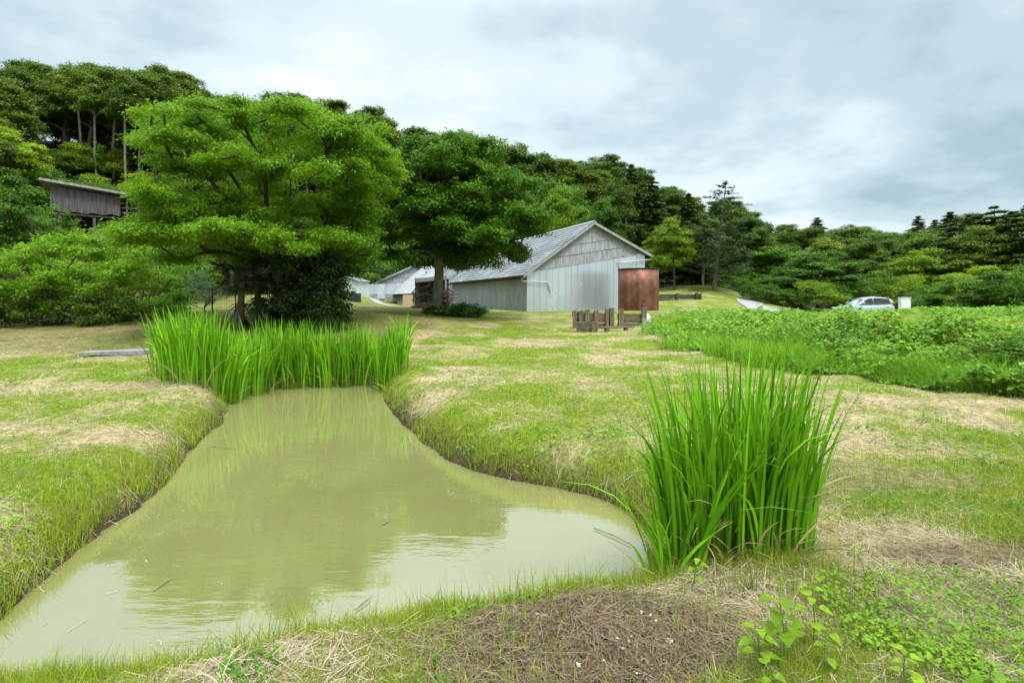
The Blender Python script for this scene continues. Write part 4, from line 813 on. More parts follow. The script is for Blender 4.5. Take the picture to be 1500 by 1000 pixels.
cb = at_ground(520.5, 44); cbo = empty('compost_bin', cb, R(-6), label='square black bin standing on the grass in front of the pale hut', cat='bin'); M['black'] = mat_noise('black', [(.3, (.010, .010, .011)), (.7, (.028, .028, .03))], (5, 5, 5), .6)
MB().hexa([(-.36, -.36, -.1), (.36, -.36, -.1), (.36, .36, -.1), (-.36, .36, -.1)], [(-.32, -.32, .60), (.32, -.32, .60), (.32, .32, .60), (-.32, .32, .60)]).build('body', M['black'], cbo, bevel=.02)
MB().box(-.36, .36, -.36, .36, .602, .66).build('lid', M['black'], cbo, bevel=.02)
# wire fence by the pale shrub
wf = at_ground(311, 26); wfo = empty('wire_fence', wf, R(55), label='short dark wire fence beside the pale grey green shrub', cat='fence')
for k in range(4): MB().tube([(k*1.1, 0, -.3), (k*1.1, 0, 1.15)], .03, 6).build('post', M['black'], wfo)
mb = MB()
for z_ in np.linspace(.1, 1.1, 8): mb.tube([(0, 0, z_), (3.3, 0, z_)], .004, 4, cap=False)
for x_ in np.linspace(0.1, 3.2, 28): mb.tube([(x_, .005, .08), (x_, .005, 1.1)], .003, 4, cap=False)
mb.build('wire_mesh', M['black'], wfo)

# ---------------------------------------------------------------- dark shed on the hillside
M['board_grey'] = mat_noise('board_grey', [(.3, (.045, .04, .04)), (.55, (.10, .092, .09)), (.8, (.17, .16, .16))], (9, 9, .6), .85, bump=.3)
DS = 48.; s0 = P(62, 268, DS); s1 = P(205, 292, DS+4)
hs = empty('hillside_shed', (X(70, DS), DS, zpx(342, DS)), math.atan2(4, X(205, DS+4)-X(62, DS)), label='dark weathered timber shed on stilts among the trees of the left hillside', cat='shed'); Ls = math.hypot(X(205, DS+4)-X(62, DS), 4)
zr0, zr1 = zpx(268, DS)-hs.location.z, zpx(293, DS+4)-hs.location.z
MB().hexa([(-.5, -1.2, zr0), (Ls, -1.2, zr1), (Ls, 4.2, zr1), (-.5, 4.2, zr0)], [(-.5, -1.2, zr0+.2), (Ls, -1.2, zr1+.2), (Ls, 4.2, zr1+.2), (-.5, 4.2, zr0+.2)]).build('roof', M['trim'], hs)
zf = zpx(310, DS)-hs.location.z; zf1 = zpx(316, DS+2.5)-hs.location.z; Lw = Ls*.70
mb = MB(); k = 0.0
while k < Lw:
    ztop = zr0+(zr1-zr0)*(k+.9)/(Ls+.9)-.25; zb_ = zf+(zf1-zf)*k/Lw; mb.box(k+.2, min(k+.385, Lw+.2), -.62+.01*math.sin(k*7), -.58, zb_+.06*math.sin(k*5), ztop); k += .2
mb.build('wall', M['board_grey'], hs)
MB().hexa([(0, -.56, zf-.2), (Ls, -.56, zf1-.35), (Ls, 3.6, zf1-.35), (0, 3.6, zf-.2)], [(0, -.56, zf-.05), (Ls, -.56, zf1-.2), (Ls, 3.6, zf1-.2), (0, 3.6, zf-.05)]).build('floor', M['trim_dark'], hs)
MB().box(.2, Ls-.1, 3.4, 3.5, zf1-.1, zr1-.06).build('rear_wall', M['timber_dark'], hs)
for x_, y_ in ((Ls*.46, -.45), (Ls*.50, .2), (Ls*.12, -.45), (Ls*.9, -.45), (Ls*.9, 3.2), (Ls*.1, 3.2), (Ls*.5, 3.2)): MB().box(x_-.11, x_+.11, y_-.1, y_+.1, -4, min(zf, zf1)-.36).build('stilt', M['board_grey'], hs)
for x_ in (Ls*.80, Ls*.93): MB().box(x_-.07, x_+.07, -.62, -.5, zf1-.19, zr1+(zr0-zr1)*(1-x_/Ls)*.9-.05).build('post', M['board_grey'], hs)
mb = MB()
for z_ in (.45, .85): mb.box(Lw+.3, Ls-.1, -.66, -.60, zf1-.2+z_, zf1-.12+z_)
mb.build('railing', M['board_grey'], hs)

# ---------------------------------------------------------------- parked car and white cabinet
def carpaint(name, col):
    m, t, b, out = mat_new(name); b.inputs['Base Color'].default_value = (*col, 1); b.inputs['Metallic'].default_value = .25; b.inputs['Roughness'].default_value = .28; b.inputs['Coat Weight'].default_value = .6
    n = N(t, 'ShaderNodeTexNoise'); n.inputs['Scale'].default_value = 3; r = ramp(t, [(.3, tuple(c*.93 for c in col)), (.7, col)]); t.links.new(n.outputs[0], r.inputs[0]); t.links.new(r.outputs[0], b.inputs['Base Color']); return m
M['car'] = carpaint('car_paint', (.36, .43, .48)); M['glass'] = mat_noise('car_glass', [(.3, (.012, .016, .018)), (.7, (.03, .036, .04))], (2, 2, 2), .06, bump=0, spec=.6); M['tyre'] = mat_noise('tyre', [(.3, (.012, .012, .012)), (.7, (.03, .03, .03))], (20, 20, 20), .85); M['rim'] = mat_noise('rim', [(.3, (.45, .46, .47)), (.7, (.6, .6, .62))], (5, 5, 5), .3, .8, bump=0)
M['taillight'] = mat_noise('taillight', [(.3, (.30, .01, .01)), (.7, (.45, .02, .02))], (5, 5, 5), .2, bump=0); M['headlight'] = mat_noise('headlight', [(.3, (.7, .72, .74)), (.7, (.85, .86, .87))], (5, 5, 5), .1, bump=0)
DC = 45.; cxm = X(1264, DC); car = empty('parked_car', (cxm, DC, gz(cxm, DC)), R(4), label='pale silver blue hatchback parked beyond the weedy embankment', cat='car'); LC = 4.2; zc = zpx(434.5, DC)-car.location.z; k = zc/1.58
def loft(mb, secs):
    """rounded cross-sections along x: (x, halfwidth bottom, halfwidth top, z0, z1)"""
    n = 16; V = []
    for x, wb, wt, z0, z1 in secs:
        for q in range(n):
            a = 2*math.pi*q/n; ca, sa = math.cos(a), math.sin(a); sx_ = math.copysign(abs(ca)**.45, ca); sz_ = math.copysign(abs(sa)**.45, sa); f = (sz_+1)/2; V.append((x, sx_*(wb+(wt-wb)*f), z0+(z1-z0)*f))
    F_ = [(i*n+q, i*n+(q+1) % n, (i+1)*n+(q+1) % n, (i+1)*n+q) for i in range(len(secs)-1) for q in range(n)]; mb.add(V, F_, True); mb.add(V[:n], [tuple(range(n))]); mb.add(V[-n:], [tuple(range(n))[::-1]])
mb = MB(); loft(mb, [(-2.1, .62, .60, .36, .66), (-2.02, .78, .72, .26, .78), (-1.7, .85, .78, .22, .90), (-1.0, .87, .80, .2, 1.0), (-.6, .87, .81, .2, 1.04), (.6, .87, .82, .2, 1.06), (1.6, .87, .82, .22, 1.08), (1.98, .83, .78, .28, 1.08), (2.1, .72, .70, .36, 1.0)])
loft(mb, [(-.98, .74, .72, .92, 1.02), (-.45, .78, .66, .95, 1.36), (-.1, .79, .64, .95, 1.5), (.4, .79, .64, .95, 1.58), (1.1, .79, .63, .95, 1.56), (1.6, .78, .61, .95, 1.50), (1.9, .76, .60, .95, 1.45), (2.04, .75, .68, .95, 1.2)])
for s in (-1, 1):
    for x_ in (-1.3, 1.3): pass
bo_ = mb.build('body', M['car'], car); bo_.scale = (1, 1, k)
for s in (-1, 1):
    for nm, pl in (('front_window', [(-.75, 1.09), (.28, 1.09), (.28, 1.49), (-.02, 1.46), (-.40, 1.31)]), ('rear_window', [(.36, 1.09), (1.72, 1.12), (1.62, 1.42), (.9, 1.49), (.36, 1.50)])):
        V = []
        for off in (.0, .012):
            for x_, z_ in pl:
                f = (z_-1.0)/.55; V.append((x_, s*(.803-.150*f*f*.6-.075*f+off), z_*k))
        n = len(pl); m2 = MB(); m2.add(V, [tuple(range(n)), tuple(range(n, 2*n))]+[(i, (i+1) % n, n+(i+1) % n, n+i) for i in range(n)]); m2.build('window', M['glass'], car)
    MB().box(-2.06, -1.82, s*.70-.1, s*.70+.1, .70*k, .80*k).build('headlight', M['headlight'], car, bevel=.03)
    MB().box(1.94, 2.10, s*.70-.08, s*.70+.08, .92*k, 1.14*k).build('taillight', M['taillight'], car, bevel=.03)
    MB().box(-.72, -.55, s*.96-.09, s*.96+.09, 1.06*k, 1.2*k).build('mirror', M['car'], car, bevel=.03)
    for x_ in (-1.3, 1.3):
        wh = MB().tube([(x_, s*.70, .32), (x_, s*.885, .32)], .32, 24).build('wheel', M['tyre'], car); MB().tube([(x_, s*.886, .32), (x_, s*.897, .32)], .2, 20).build('rim', M['rim'], wh)
m2 = MB(); m2.hexa([(-.94, -.66, 1.04*k), (-.94, .66, 1.04*k), (-.92, .66, 1.03*k), (-.92, -.66, 1.03*k)], [(-.35, -.58, 1.42*k), (-.35, .58, 1.42*k), (-.33, .58, 1.41*k), (-.33, -.58, 1.41*k)]); m2.build('windscreen', M['glass'], car)
m2 = MB(); m2.hexa([(2.0, -.62, 1.14*k), (2.02, -.62, 1.13*k), (2.02, .62, 1.13*k), (2.0, .62, 1.14*k)], [(1.88, -.55, 1.42*k), (1.90, -.55, 1.42*k), (1.90, .55, 1.42*k), (1.88, .55, 1.42*k)]); m2.build('rear_screen', M['glass'], car)
cx2 = X(1325, 43); cab = empty('utility_cabinet', (cx2, 43, gz(cx2, 43)), R(-5), label='plain white upright cabinet right of the parked car', cat='cabinet'); hc = zpx(435.5, 43)-cab.location.z
MB().box(-.34, .34, -.2, .2, -.1, hc-.05).build('body', M['white'], cab, bevel=.015); MB().box(-.37, .37, -.24, .24, hc-.048, hc).build('cap', M['white'], cab, bevel=.015); MB().box(-.29, .29, -.212, -.203, .15, hc-.15).build('door', M['white'], cab); MB().box(.2, .24, -.24, -.213, hc*.5, hc*.5+.15).build('handle', M['trim'], cab)

# ---------------------------------------------------------------- reeds
def ribbons(name, Pn, Sd, Wd, col):
    V = np.stack([Pn-Sd[:, None]*Wd[..., None], Pn+Sd[:, None]*Wd[..., None]], 2); m, S_ = V.shape[:2]
    ii = np.arange(m*S_*2).reshape(m, S_, 2); Q = np.stack([ii[:, :-1, 0], ii[:, :-1, 1], ii[:, 1:, 1], ii[:, 1:, 0]], -1).reshape(-1, 4)
    cv = col if col.ndim == 3 else np.repeat(col[:, None, :], S_, 1); cv = np.repeat(cv[:, :, None, :], 2, 2)
    return mesh_quads(name, V.reshape(-1, 3), Q, col=cv.reshape(-1, 3), smooth=True)
def clump(name, label, cx, cy, rx, ry, n, h0, h1, wd, seed, group=None, lean=.22, S_=8, dead=.12, dome=.25, cat='reeds', base=None):
    rng = np.random.default_rng(seed); a = rng.random(n)*6.283; r = np.sqrt(rng.random(n)); ox = r*np.cos(a)*rx; oy = r*np.sin(a)*ry
    bz = np.maximum(ground_h(cx+ox, cy+oy), WATER-.08); z0 = max(gz(cx, cy), WATER-.08); h = rng.uniform(h0, h1, n)*(1-dome*r**2*rng.random(n)); isd = rng.random(n) < dead
    la = np.where(rng.random(n) < .65, a, rng.random(n)*6.283)+rng.normal(size=n)*.5; lm = lean*(.25+.75*r)*rng.uniform(.3, 1.4, n)*h; lm = np.where(isd, h*rng.uniform(.25, .5, n), lm); h = np.where(isd, h*rng.uniform(.25, .5, n), h)
    bend = rng.random(n)**4*.9; t_ = np.linspace(0, 1, S_)[None, :]; dx, dy = np.cos(la), np.sin(la)
    off = lm[:, None]*(t_*.35+.65*t_**(2.2+bend[:, None]*2)); off = off+(bend*h*.35)[:, None]*t_**3
    zz_ = h[:, None]*(t_-(bend*.5)[:, None]*t_**4*.7)
    Pn = np.stack([ox[:, None]+dx[:, None]*off, oy[:, None]+dy[:, None]*off, (bz-z0)[:, None]-.05+zz_], -1); ya = rng.random(n)*6.283; Sd = np.stack([np.cos(ya), np.sin(ya), 0*ya], -1)
    prof = np.array([.55, .8, .95, 1, .95, .8, .5, .04]) if S_ == 8 else np.array([.6, .95, 1., .75, .04]); Wd = wd*.5*rng.uniform(.6, 1.25, n)[:, None]*prof[None]
    g0, g1 = np.array([.065, .20, .006]), np.array([.235, .50, .016]); f = rng.random((n, 1))**1.2; col = g0*(1-f)+g1*f; col = col*rng.uniform(.75, 1.3, (n, 1)); col = np.where(isd[:, None], np.array([.36, .29, .12])*rng.uniform(.7, 1.2, (n, 1)), col)
    colv = np.repeat(col[:, None, :], S_, 1); yb = np.clip(1-t_*4, 0, 1)[..., None]*rng.random((n, 1, 1))*.6; colv = colv*(1-yb)+np.array([.22, .24, .07])*yb
    o = link(name, ribbons(name, Pn, Sd, Wd, colv), M['blade'], None, (cx, cy, z0)); return tag(o, label, cat, group)
clump('reed_clump', 'tall bright green reed clump growing at the near right shore of the pond', 1.42, 3.62, .47, .31, 720, .85, 1.45, .021, 1, lean=.2, dome=.42)
clump('reed_clump', 'few thin curved reed leaves leaning over the water from the near clump', .98, 3.42, .16, .2, 40, .45, 1.0, .022, 2, lean=.75, dead=.15)
FR = 'reeds along the far end of the pond'
def rx_(px, D): return (px-HX)/F*D
for k, (px, D, rx, ry, n, h0, h1, lab) in enumerate([
    (300, 10.4, .70, .75, 440, 1.05, 1.64, 'bright green reed clump nearest on the left shore of the pond'),
    (274, 11.6, .62, .6, 260, 1.0, 1.5, 'leftmost reed clump beside the grey concrete slab'),
    (345, 11.4, .7, .5, 300, 1.15, 1.6, 'reed clump just behind the nearest left clump'),
    (392, 12.2, .6, .6, 340, 1.25, 1.75, 'reed clump third from the right in the far reed bed'),
    (445, 12.5, .6, .6, 340, 1.2, 1.7, 'reed clump at the middle of the far reed bed'),
    (498, 12.6, .6, .6, 340, 1.2, 1.65, 'reed clump second from the right in the far reed bed'),
    (540, 12.9, .5, .6, 280, 1.15, 1.6, 'reed clump in the right corner of the far water edge'),
    (574, 12.2, .32, .7, 230, 1.0, 1.55, 'rightmost bright reed clump on the far right shore')]):
    clump('reed_clump', lab, rx_(px, D), D, rx, ry, n, h0, h1, .030, 30+k, FR, lean=.2, S_=5, dead=.1)

# ---------------------------------------------------------------- grass, straw and weeds
grng = np.random.default_rng(12)
def scatter(n, y0, y1, pxa=-350, pxb=1850, power=1.0):
    """positions spread evenly over the view of the ground: dense near, thin far"""
    iv = grng.uniform(1/y1**power, 1/y0**power, n); y = iv**(-1/power); px = grng.uniform(pxa, pxb, n); return (px-HX)/F*y, y
def blades(name, x, y, h, wd, col, label, lean=.6, mat='blade', lift=0., S_=3, flat=False, drop=.008, ln=None):
    n = len(x); z = ground_h(x, y)+lift; a = grng.random(n)*6.283; t_ = np.linspace(0, 1, S_)[None, :]
    if flat:
        tilt = grng.normal(size=n)*.22; cu = grng.normal(size=n)*.25; aa = a[:, None]+cu[:, None]*t_; st = ln[:, None]*t_
        Pn = np.stack([x[:, None]+np.cos(aa)*st, y[:, None]+np.sin(aa)*st, z[:, None]+.012+np.abs(tilt)[:, None]*st+.0*t_], -1)
        z2 = ground_h(Pn[:, -1, 0], Pn[:, -1, 1]); dzv = (z2-z)[:, None]*t_; Pn[..., 2] += dzv
        Sd = np.stack([-np.sin(a)*.8, np.cos(a)*.8, grng.normal(size=n)*.5], -1)
    else:
        le = lean*grng.random(n)*h; off = le[:, None]*t_**1.6; Pn = np.stack([x[:, None]+np.cos(a)[:, None]*off, y[:, None]+np.sin(a)[:, None]*off, z[:, None]-drop+h[:, None]*t_*(1-.25*(le/h)[:, None]*t_)], -1)
        b_ = grng.random(n)*6.283; Sd = np.stack([np.cos(b_), np.sin(b_), 0*b_], -1)
    prof = np.linspace(1, .06, S_) if not flat else np.array([.6]+[1]*(S_-2)+[.5])
    Wd = (wd*.5)[:, None]*prof[None]
    return tag(link(name, ribbons(name, Pn, Sd, Wd, col), M[mat], None), label, kind='stuff')
def gcol(n, y):
    f = grng.random((n, 1)); base = np.array([.12, .22, .006])*(1-f)+np.array([.39, .46, .02])*f
    dry = (grng.random((n, 1)) < .2); return np.where(dry, np.array([.34, .33, .11])*grng.uniform(.7, 1.1, (n, 1)), base)
x, y = scatter(800000, 1.5, 34); d = pond_d(x, y); gmk = green_mask(x, y); keep = (d > .03) & (grng.random(len(x)) < gmk**1.6*1.05) & (berm_mask(x, y) < .5); x, y, d = x[keep], y[keep], d[keep]
n = len(x); h = grng.uniform(.025, .085, n)*(1+.6*fbm(x, y, 1.3, 2, 88))*(1+.8*np.exp(-(d/.35)**2)); wd = np.maximum(.0045, y*.00075)*grng.uniform(.7, 1.2, n)
blades('lawn_grass', x, y, h, wd, gcol(n, y), 'short mown green grass growing in patches over the meadow')
x, y = scatter(330000, 1.5, 30); d = pond_d(x, y); gmk = green_mask(x, y); so2 = soil_mask(x, y); keep = (d > .02) & (grng.random(len(x)) < (1-.85*gmk)*(1-.7*so2)*(1-.6*sstep(16, 18, y)*sstep(-3, -4.5, x))) & (berm_mask(x, y) < .5) & (fbm(x, y, 1.9, 3, 91) > .28); x, y = x[keep], y[keep]
n = len(x); ln = grng.uniform(.04, .19, n)*np.clip(.7+y*.03, .7, 1.4); wd = np.maximum(.0032, y*.0007)*grng.uniform(.6, 1.2, n); f = grng.random((n, 1)); col = (np.array([.20, .145, .08])*(1-f)+np.array([.56, .455, .30])*f)*(1-(.62+.2*grng.random((n, 1)))*soil_mask(x, y)[:, None]*np.array([.9, 1, 1.05]))
blades('cut_hay', x, y, wd, wd, col, 'dry straw coloured hay clippings strewn over the mown ground', flat=True, ln=ln, mat='straw')
# taller grass along the waterline
t_i = grng.integers(0, len(SHS), 26000); q = SHS[t_i]+(np.roll(SHS, -1, 0)[t_i]-SHS[t_i])*grng.random((26000, 1)); q = q+grng.normal(size=q.shape)*.14; d = pond_d(q[:, 0], q[:, 1]); k_ = (d > .0) & (d < .4) & (fbm(q[:, 0], q[:, 1], 1.8, 3, 44) > .42); q = q[k_]; n = len(q)
blades('bank_grass', q[:, 0], q[:, 1], grng.uniform(.06, .2, n), np.maximum(.005, q[:, 1]*.0009), gcol(n, q[:, 1]), 'longer green grass fringing the pond bank', lean=1.1, S_=4)
# foreground tufts at the near shore
tx, ty = [], []
for cx, cy, m in [(-.62, 2.95, 90), (-.30, 2.93, 60), (.05, 2.98, 80), (.28, 3.05, 60), (-1.25, 2.62, 120), (-1.55, 2.55, 90), (-1.9, 2.5, 100), (-2.3, 2.48, 80), (.6, 3.2, 70), (.85, 3.2, 60), (1.9, 3.15, 60), (1.2, 3.0, 60), (-1.0, 2.66, 70)]:
    tx += list(cx+grng.normal(size=m)*.09); ty += list(cy+grng.normal(size=m)*.05)
tx, ty = np.array(tx), np.array(ty); n = len(tx); blades('shore_tufts', tx, ty, grng.uniform(.08, .24, n), np.full(n, .006), gcol(n, ty)*.85, 'fresh upright grass tufts on the nearest pond shore', lean=.9, S_=5)
# tufts on the right meadow
tx, ty = [], []
for k in range(150):
    cx, cy = scatter(1, 3.2, 17, 560, 1800); cx, cy = cx[0], cy[0]
    if pond_d(np.array([cx]), np.array([cy]))[0] < .2 or berm_mask(np.array([cx]), np.array([cy]))[0] > .3: continue
    m = grng.integers(20, 80); s = grng.uniform(.04, .2); tx += list(cx+grng.normal(size=m)*s); ty += list(cy+grng.normal(size=m)*s)
tx, ty = np.array(tx), np.array(ty); n = len(tx); blades('meadow_tufts', tx, ty, grng.uniform(.05, .15, n), np.maximum(.005, ty*.0009), gcol(n, ty), 'green regrowing grass tufts scattered over the hay', lean=.8, S_=3)
BW = 'bushy weed clumps on the embankment'
for k, (px, D, top, wpx, kd, lab) in enumerate([(1228, 16.2, 468, 120, 'shrub', 'mounded dark green weed bush in the middle of the embankment below the car'), (1105, 20.5, 466, 90, 'shrub_lime', 'leafy light green weed clump on the embankment below the ramp'), (1290, 15.5, 474, 110, 'shrub_lime', 'light green weed clump right of the mounded dark weed bush'),
    (1385, 14.2, 470, 110, 'shrub', 'weed clump on the embankment below and right of the white cabinet'), (1455, 12.2, 486, 150, 'shrub_lime', 'tall light weed clump near the right edge of the embankment'), (1150, 15.5, 494, 100, 'shrub', 'dark weed clump low on the embankment slope'), (1015, 23.5, 466, 70, 'shrub_lime', 'weed clump at the left end of the embankment near the timber edging'), (1500, 10.8, 500, 130, 'shrub', 'dark weed clump cut by the right edge of the view'), (1330, 12.8, 512, 110, 'shrub', 'dark green weed clump at the foot of the right slope')]):
    plant_px(kd, px, D, top, wpx, lab, BW, dz=-.05, name='weed_clump')
# embankment: long grass and broad-leaved weeds
x, y = scatter(330000, 5, 34, 880, 1950); bmk = berm_mask(x, y); kk = (bmk > .3) & (ground_h(x, y) > -1); x, y = x[kk], y[kk]; pat = fbm(x, y, .55, 3, 15); footd = x-np.interp(y, [4, 6.3, 9.0, 12.3, 15, 18.3, 22, 26, 30, 34], [15, 12, 8.1, 5.62, 4.95, 4.83, 5.3, 6.2, 8.5, 12])
gsel = grng.random(len(x)) < np.clip(np.where(footd < 1.6, .7, .2)+(pat-.5)*2.2+.5*sstep(.75, 1.0, ground_h(x, y)), .08, .95); xg, yg = x[gsel], y[gsel]; n = len(xg); f = grng.random((n, 1)); pf = np.clip((fbm(xg, yg, 1.1, 3, 16)[:, None]-.5)*2.0+.5, .05, 1.2)
colg = (np.array([.075, .20, .008])*(1-f)+np.array([.24, .41, .025])*f)*(.7+.7*pf)
blades('embankment_grass', xg, yg, (grng.uniform(.13, .36, n)+.16*(footd[gsel] < 1.8))*(1-.55*sstep(14.5, 18.5, yg))*(.6+.9*pf[:, 0])*(1-.8*sstep(.68, .95, ground_h(xg, yg))), np.maximum(.008, yg*.0011), colg, 'lush long grass covering the lower embankment on the right', lean=1.0, S_=4, drop=.03)
def leafstuff(name, x, y, hmax, leaf, label, mat='leaf_weed', aspect=.85, hs=None):
    n = len(x); z = ground_h(x, y); hh = (grng.random(n)**.6)*hmax; c = np.stack([x, y, z+hh], -1); nn = unit(np.stack([grng.normal(size=n)*.45, grng.normal(size=n)*.45-.15, np.ones(n)], -1)); dv = unit(grng.normal(size=(n, 3))); L = leaf*grng.uniform(.6, 1.3, n)
    v = np.clip(.6*fbm(x, y, 2.2, 3, 77)+.4*grng.random(n)+(fbm(x, y, .5, 2, 78)-.5)*.7, 0, 1); return tag(link(name, leaf_mesh(name, c, nn, dv, L, L*aspect, v), M[mat]), label, kind='stuff')
wsel = ~gsel & (grng.random(len(x)) < .95); xw, yw = x[wsel], y[wsel]; ph = fbm(xw, yw, 1.25, 3, 18)
# two mounded bushes of weeds on the slope
mound = .2*np.exp(-((xw-(1230-750)/F*16.5)/.8)**2-((yw-16.5)/.9)**2)+.45*np.exp(-((xw-(1110-750)/F*19)/.9)**2-((yw-19)/.9)**2)+.5*np.exp(-((xw-(1400-750)/F*13)/.8)**2-((yw-13)/.9)**2)
leafstuff('embankment_weeds', xw, yw, (.05+1.2*np.clip((ph-.42)*1.5, 0, .6))*(1-.8*sstep(.68, .95, ground_h(xw, yw)))+mound*.6, np.clip(.045+yw*.004, .06, .15)*(.6+.9*fbm(xw, yw, .45, 2, 34)), 'tangle of broad leaved green weeds covering the embankment')
# clover patch in the lower right corner
x, y = scatter(90000, 1.7, 4.2, 1050, 1900); m_ = np.sqrt(((x-2.25)/.75)**2+((y-2.75)/.52)**2)+(fbm(x, y, 2.2, 3, 19)-.5)*1.1; k_ = (m_ < .95) & (fbm(x, y, 4.5, 2, 20) > .36); x, y = x[k_], y[k_]; k_ = grng.random(len(x)) < .42; x, y = x[k_], y[k_]
leafstuff('clover_patch', x, y, .085, np.random.default_rng(4).uniform(.012, .03, len(x)), 'bright green clover and mugwort patch in the lower right corner', aspect=.8, mat='leaf_clover')
x, y = scatter(60000, 1.7, 14, -300, 1800); k_ = (pond_d(x, y) > .08) & (berm_mask(x, y) < .3) & (fbm(x, y, 1.1, 3, 21) > .58) & (soil_mask(x, y) < .6); x, y = x[k_], y[k_]
leafstuff('small_weeds', x, y, .05, np.clip(.015+.004*y, .02, .06), 'small round leaved weeds dotted through the mown grass', aspect=.75)
# bark chips, ash flakes and litter on the bare soil
x, y = scatter(26000, 1.7, 3.6, 300, 1400); k_ = soil_mask(x, y) > .35; x, y = x[k_], y[k_]; n = len(x); z = ground_h(x, y); M['litter'] = mat_leaf('litter', (.05, .038, .03), (.30, .24, .17), 0, .9, 0, .1)
L = grng.uniform(.008, .035, n); tag(link('soil_litter', leaf_mesh('soil_litter', np.stack([x, y, z+.006], -1), unit(np.stack([grng.normal(size=n)*.5, grng.normal(size=n)*.5, np.ones(n)], -1)), unit(grng.normal(size=(n, 3))), L, L*grng.uniform(.2, .7, n), grng.random(n)), M['litter']), 'brown bark chips and leaf litter on the bare soil patch', kind='stuff')
x = np.array([P(a, 0, b)[0] for a, b in [(905,2.55),(912,2.5),(860,2.42),(985,2.5),(1030,2.6),(930,2.35),(790,2.6),(955,2.7)]]); y = np.array([2.55,2.5,2.42,2.5,2.6,2.35,2.6,2.7]); x = np.concatenate([x+grng.normal(size=8)*.03 for _ in range(3)]); y = np.concatenate([y+grng.normal(size=8)*.02 for _ in range(3)]); n = len(x); L = grng.uniform(.012, .03, n)
tag(link('ash_flakes', leaf_mesh('ash_flakes', np.stack([x, y, ground_h(x, y)+.01], -1), unit(np.stack([grng.normal(size=n)*.4, grng.normal(size=n)*.4, np.ones(n)], -1)), unit(grng.normal(size=(n, 3))), L, L*.7, grng.random(n)), M['white']), 'scattered white ash flakes on the bare soil', kind='stuff')

# ---------------------------------------------------------------- young broad-leaved plants in the foreground
def seedling(px, D, h, nl, leaf, seed, label):
    rng = np.random.default_rng(seed); x = rx_(px, D); z = gz(x, D); o = empty('seedling', (x, D, z), 0, label=label, cat='plant', group='young broad leaved plants in the right foreground')
    ln = rng.normal(size=2)*.03; tip = np.array([ln[0], ln[1], h]); st = MB(); st.tube([(0, 0, -.03), tip*.5+rng.normal(size=3)*.006, tip], [.004, .0032, .002], 6); lv, fc = [], []
    vcol = []
    for k in range(nl):
        f = .25+.75*(k+1)/nl; b0 = tip*f; a = k*2.4+rng.normal()*.3; L = leaf*rng.uniform(.65, 1.15)*(1-.25*f); el = rng.uniform(.0, .5); dv = np.array([math.cos(a)*math.cos(el), math.sin(a)*math.cos(el), math.sin(el)]); e0 = b0+dv*L*.45; st.tube([b0, e0], [.0022, .0015], 5)
        dl = unit(dv+np.array([0, 0, -.35])); s = unit(np.cross(dl, (0, 0, 1.))); nn = np.cross(s, dl); pr_ = [(0, 0), (.06, .30), (.25, .44), (.48, .40), (.72, .24), (.9, .09), (1, 0)]; base = len(lv)
        for u, wv in pr_:
            cpt = e0+dl*L*u-np.array([0, 0, 1])*L*.22*u*u; lv += [tuple(cpt-s*L*wv+nn*L*wv*.28), tuple(cpt), tuple(cpt+s*L*wv+nn*L*wv*.28)]
        for i in range(len(pr_)-1):
            b_ = base+3*i; fc += [(b_, b_+1, b_+4, b_+3), (b_+1, b_+2, b_+5, b_+4)]; vcol += [.35+.6*rng.random()*.6]*2
    so_ = M['stem']; st.build('stem', so_, o); link('leaves', mesh_quads('leaves', np.array(lv), np.array(fc), v=np.array(vcol), smooth=True), M['leaf_lime'], o)
M['stem'] = mat_noise('stem', [(.3, (.08, .16, .03)), (.7, (.16, .24, .06))], (30, 30, 30), .6, bump=0)
for k, (px, D, h, nl, leaf, lab) in enumerate([
    (1150, 2.42, .30, 11, .085, 'tallest bright leaved seedling right of the bare soil'),
    (1190, 2.55, .30, 10, .075, 'bright seedling just behind the tallest one'),
    (1115, 2.35, .22, 8, .075, 'short seedling with one large leaf left of the tallest one'),
    (1215, 2.3, .17, 8, .06, 'low seedling at the bottom edge right of the tallest one'),
    (1330, 2.25, .16, 7, .065, 'seedling with pale leaves at the bottom of the clover patch'),
    (1140, 2.18, .13, 7, .06, 'lowest seedling at the bottom edge below the bare soil'),
    (1440, 2.2, .15, 8, .06, 'seedling at the bottom right corner'),
    (1205, 2.85, .20, 9, .055, 'small dark seedling behind the bright ones beside the clover'),
    (1010, 2.95, .18, 8, .05, 'little weed at the left foot of the near reed clump')]): seedling(px, D, h, nl, leaf, 60+k, lab)

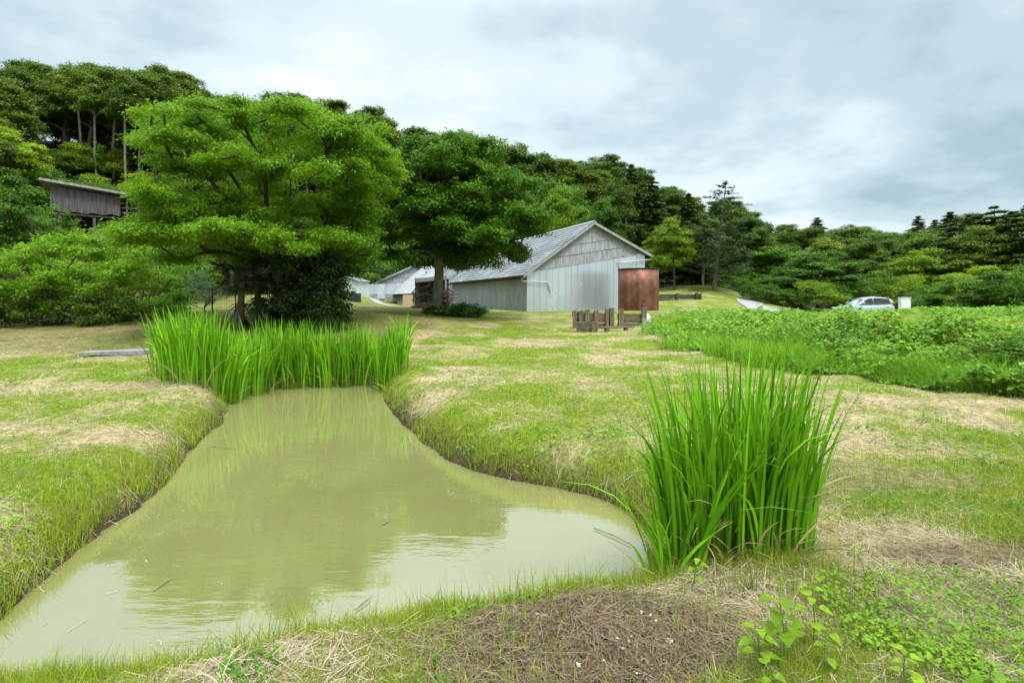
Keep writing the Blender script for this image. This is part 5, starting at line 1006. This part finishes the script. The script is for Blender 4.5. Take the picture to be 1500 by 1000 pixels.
# ---------------------------------------------------------------- floating stalks and twigs on the pond
fx, fy, fa = [], [], []
for k in range(70):
    px = grng.uniform(20, 900); py = grng.uniform(575, 960); q = shore(px, py)
    dd_ = float(pond_d(np.array([q[0]]), np.array([q[1]]))[0])
    if dd_ < -.03 and grng.random() < (1 if dd_ > -.5 else .22): fx.append(q[0]); fy.append(q[1])
fx, fy = np.array(fx), np.array(fy); n = len(fx); tt_ = np.linspace(0, 1, 4)[None]; a_ = grng.random(n)*6.283; ln_ = grng.uniform(.03, .14, n); aa_ = a_[:, None]+grng.normal(size=n)[:, None]*.7*tt_
Pn = np.stack([fx[:, None]+np.cos(aa_)*ln_[:, None]*tt_, fy[:, None]+np.sin(aa_)*ln_[:, None]*tt_, np.full((n, 4), WATER+.006)], -1); Sd = np.stack([-np.sin(a_), np.cos(a_), 0*a_], -1)
tag(link('floating_clippings', ribbons('floating_clippings', Pn, Sd, np.repeat(grng.uniform(.0009, .002, n)[:, None], 4, 1), np.where(grng.random((n, 1)) < .5, np.array([.30, .36, .08]), np.array([.5, .44, .24]))), M['straw']), 'thin grass clippings floating on the murky pond', kind='stuff')
M['stalk'] = mat_noise('stalk', [(.3, (.10, .11, .04)), (.7, (.24, .24, .10))], (20, 20, 20), .8, bump=0)
srng = np.random.default_rng(8)
for k, (pa, pb_, lab) in enumerate([((225, 866), (250, 848), 'green grass blade floating at the left of the pond'), ((440, 950), (475, 905), 'thin stalk slanting out of the water near the left shore'), ((372, 975), (390, 940), 'short stalk slanting out of the water at the bottom'),
        ((520, 895), (474, 1000) if False else (545, 875), 'long thin twig lying on the bright water at the middle'), ((310, 655), (350, 660), 'short twig floating by the left bank'), ((560, 770), (572, 762), 'tiny twig floating in the middle of the pond'), ((870, 775), (925, 800), 'curved dark leaf lying on the water by the near reeds')]):
    a = np.array([*shore(*pa), WATER+.012]); b_ = np.array([*shore(*pb_), WATER+.014]); 
    if 'slanting' in lab: b_[2] = WATER+.12; b_[1] = a[1]+.05; a[2] = WATER-.03
    m_ = (a+b_)/2+np.array([.01, .01, .004]); tag(MB().tube([a, m_, b_], [.004, .0045, .002], 5).build('stalk', M['stalk']), lab, 'stalk')

for lst in PROTO.values():                              # kinds never planted are removed
    for o, H, used in lst:
        if not used:
            for ch in list(o.children): bpy.data.objects.remove(ch)
            bpy.data.objects.remove(o)
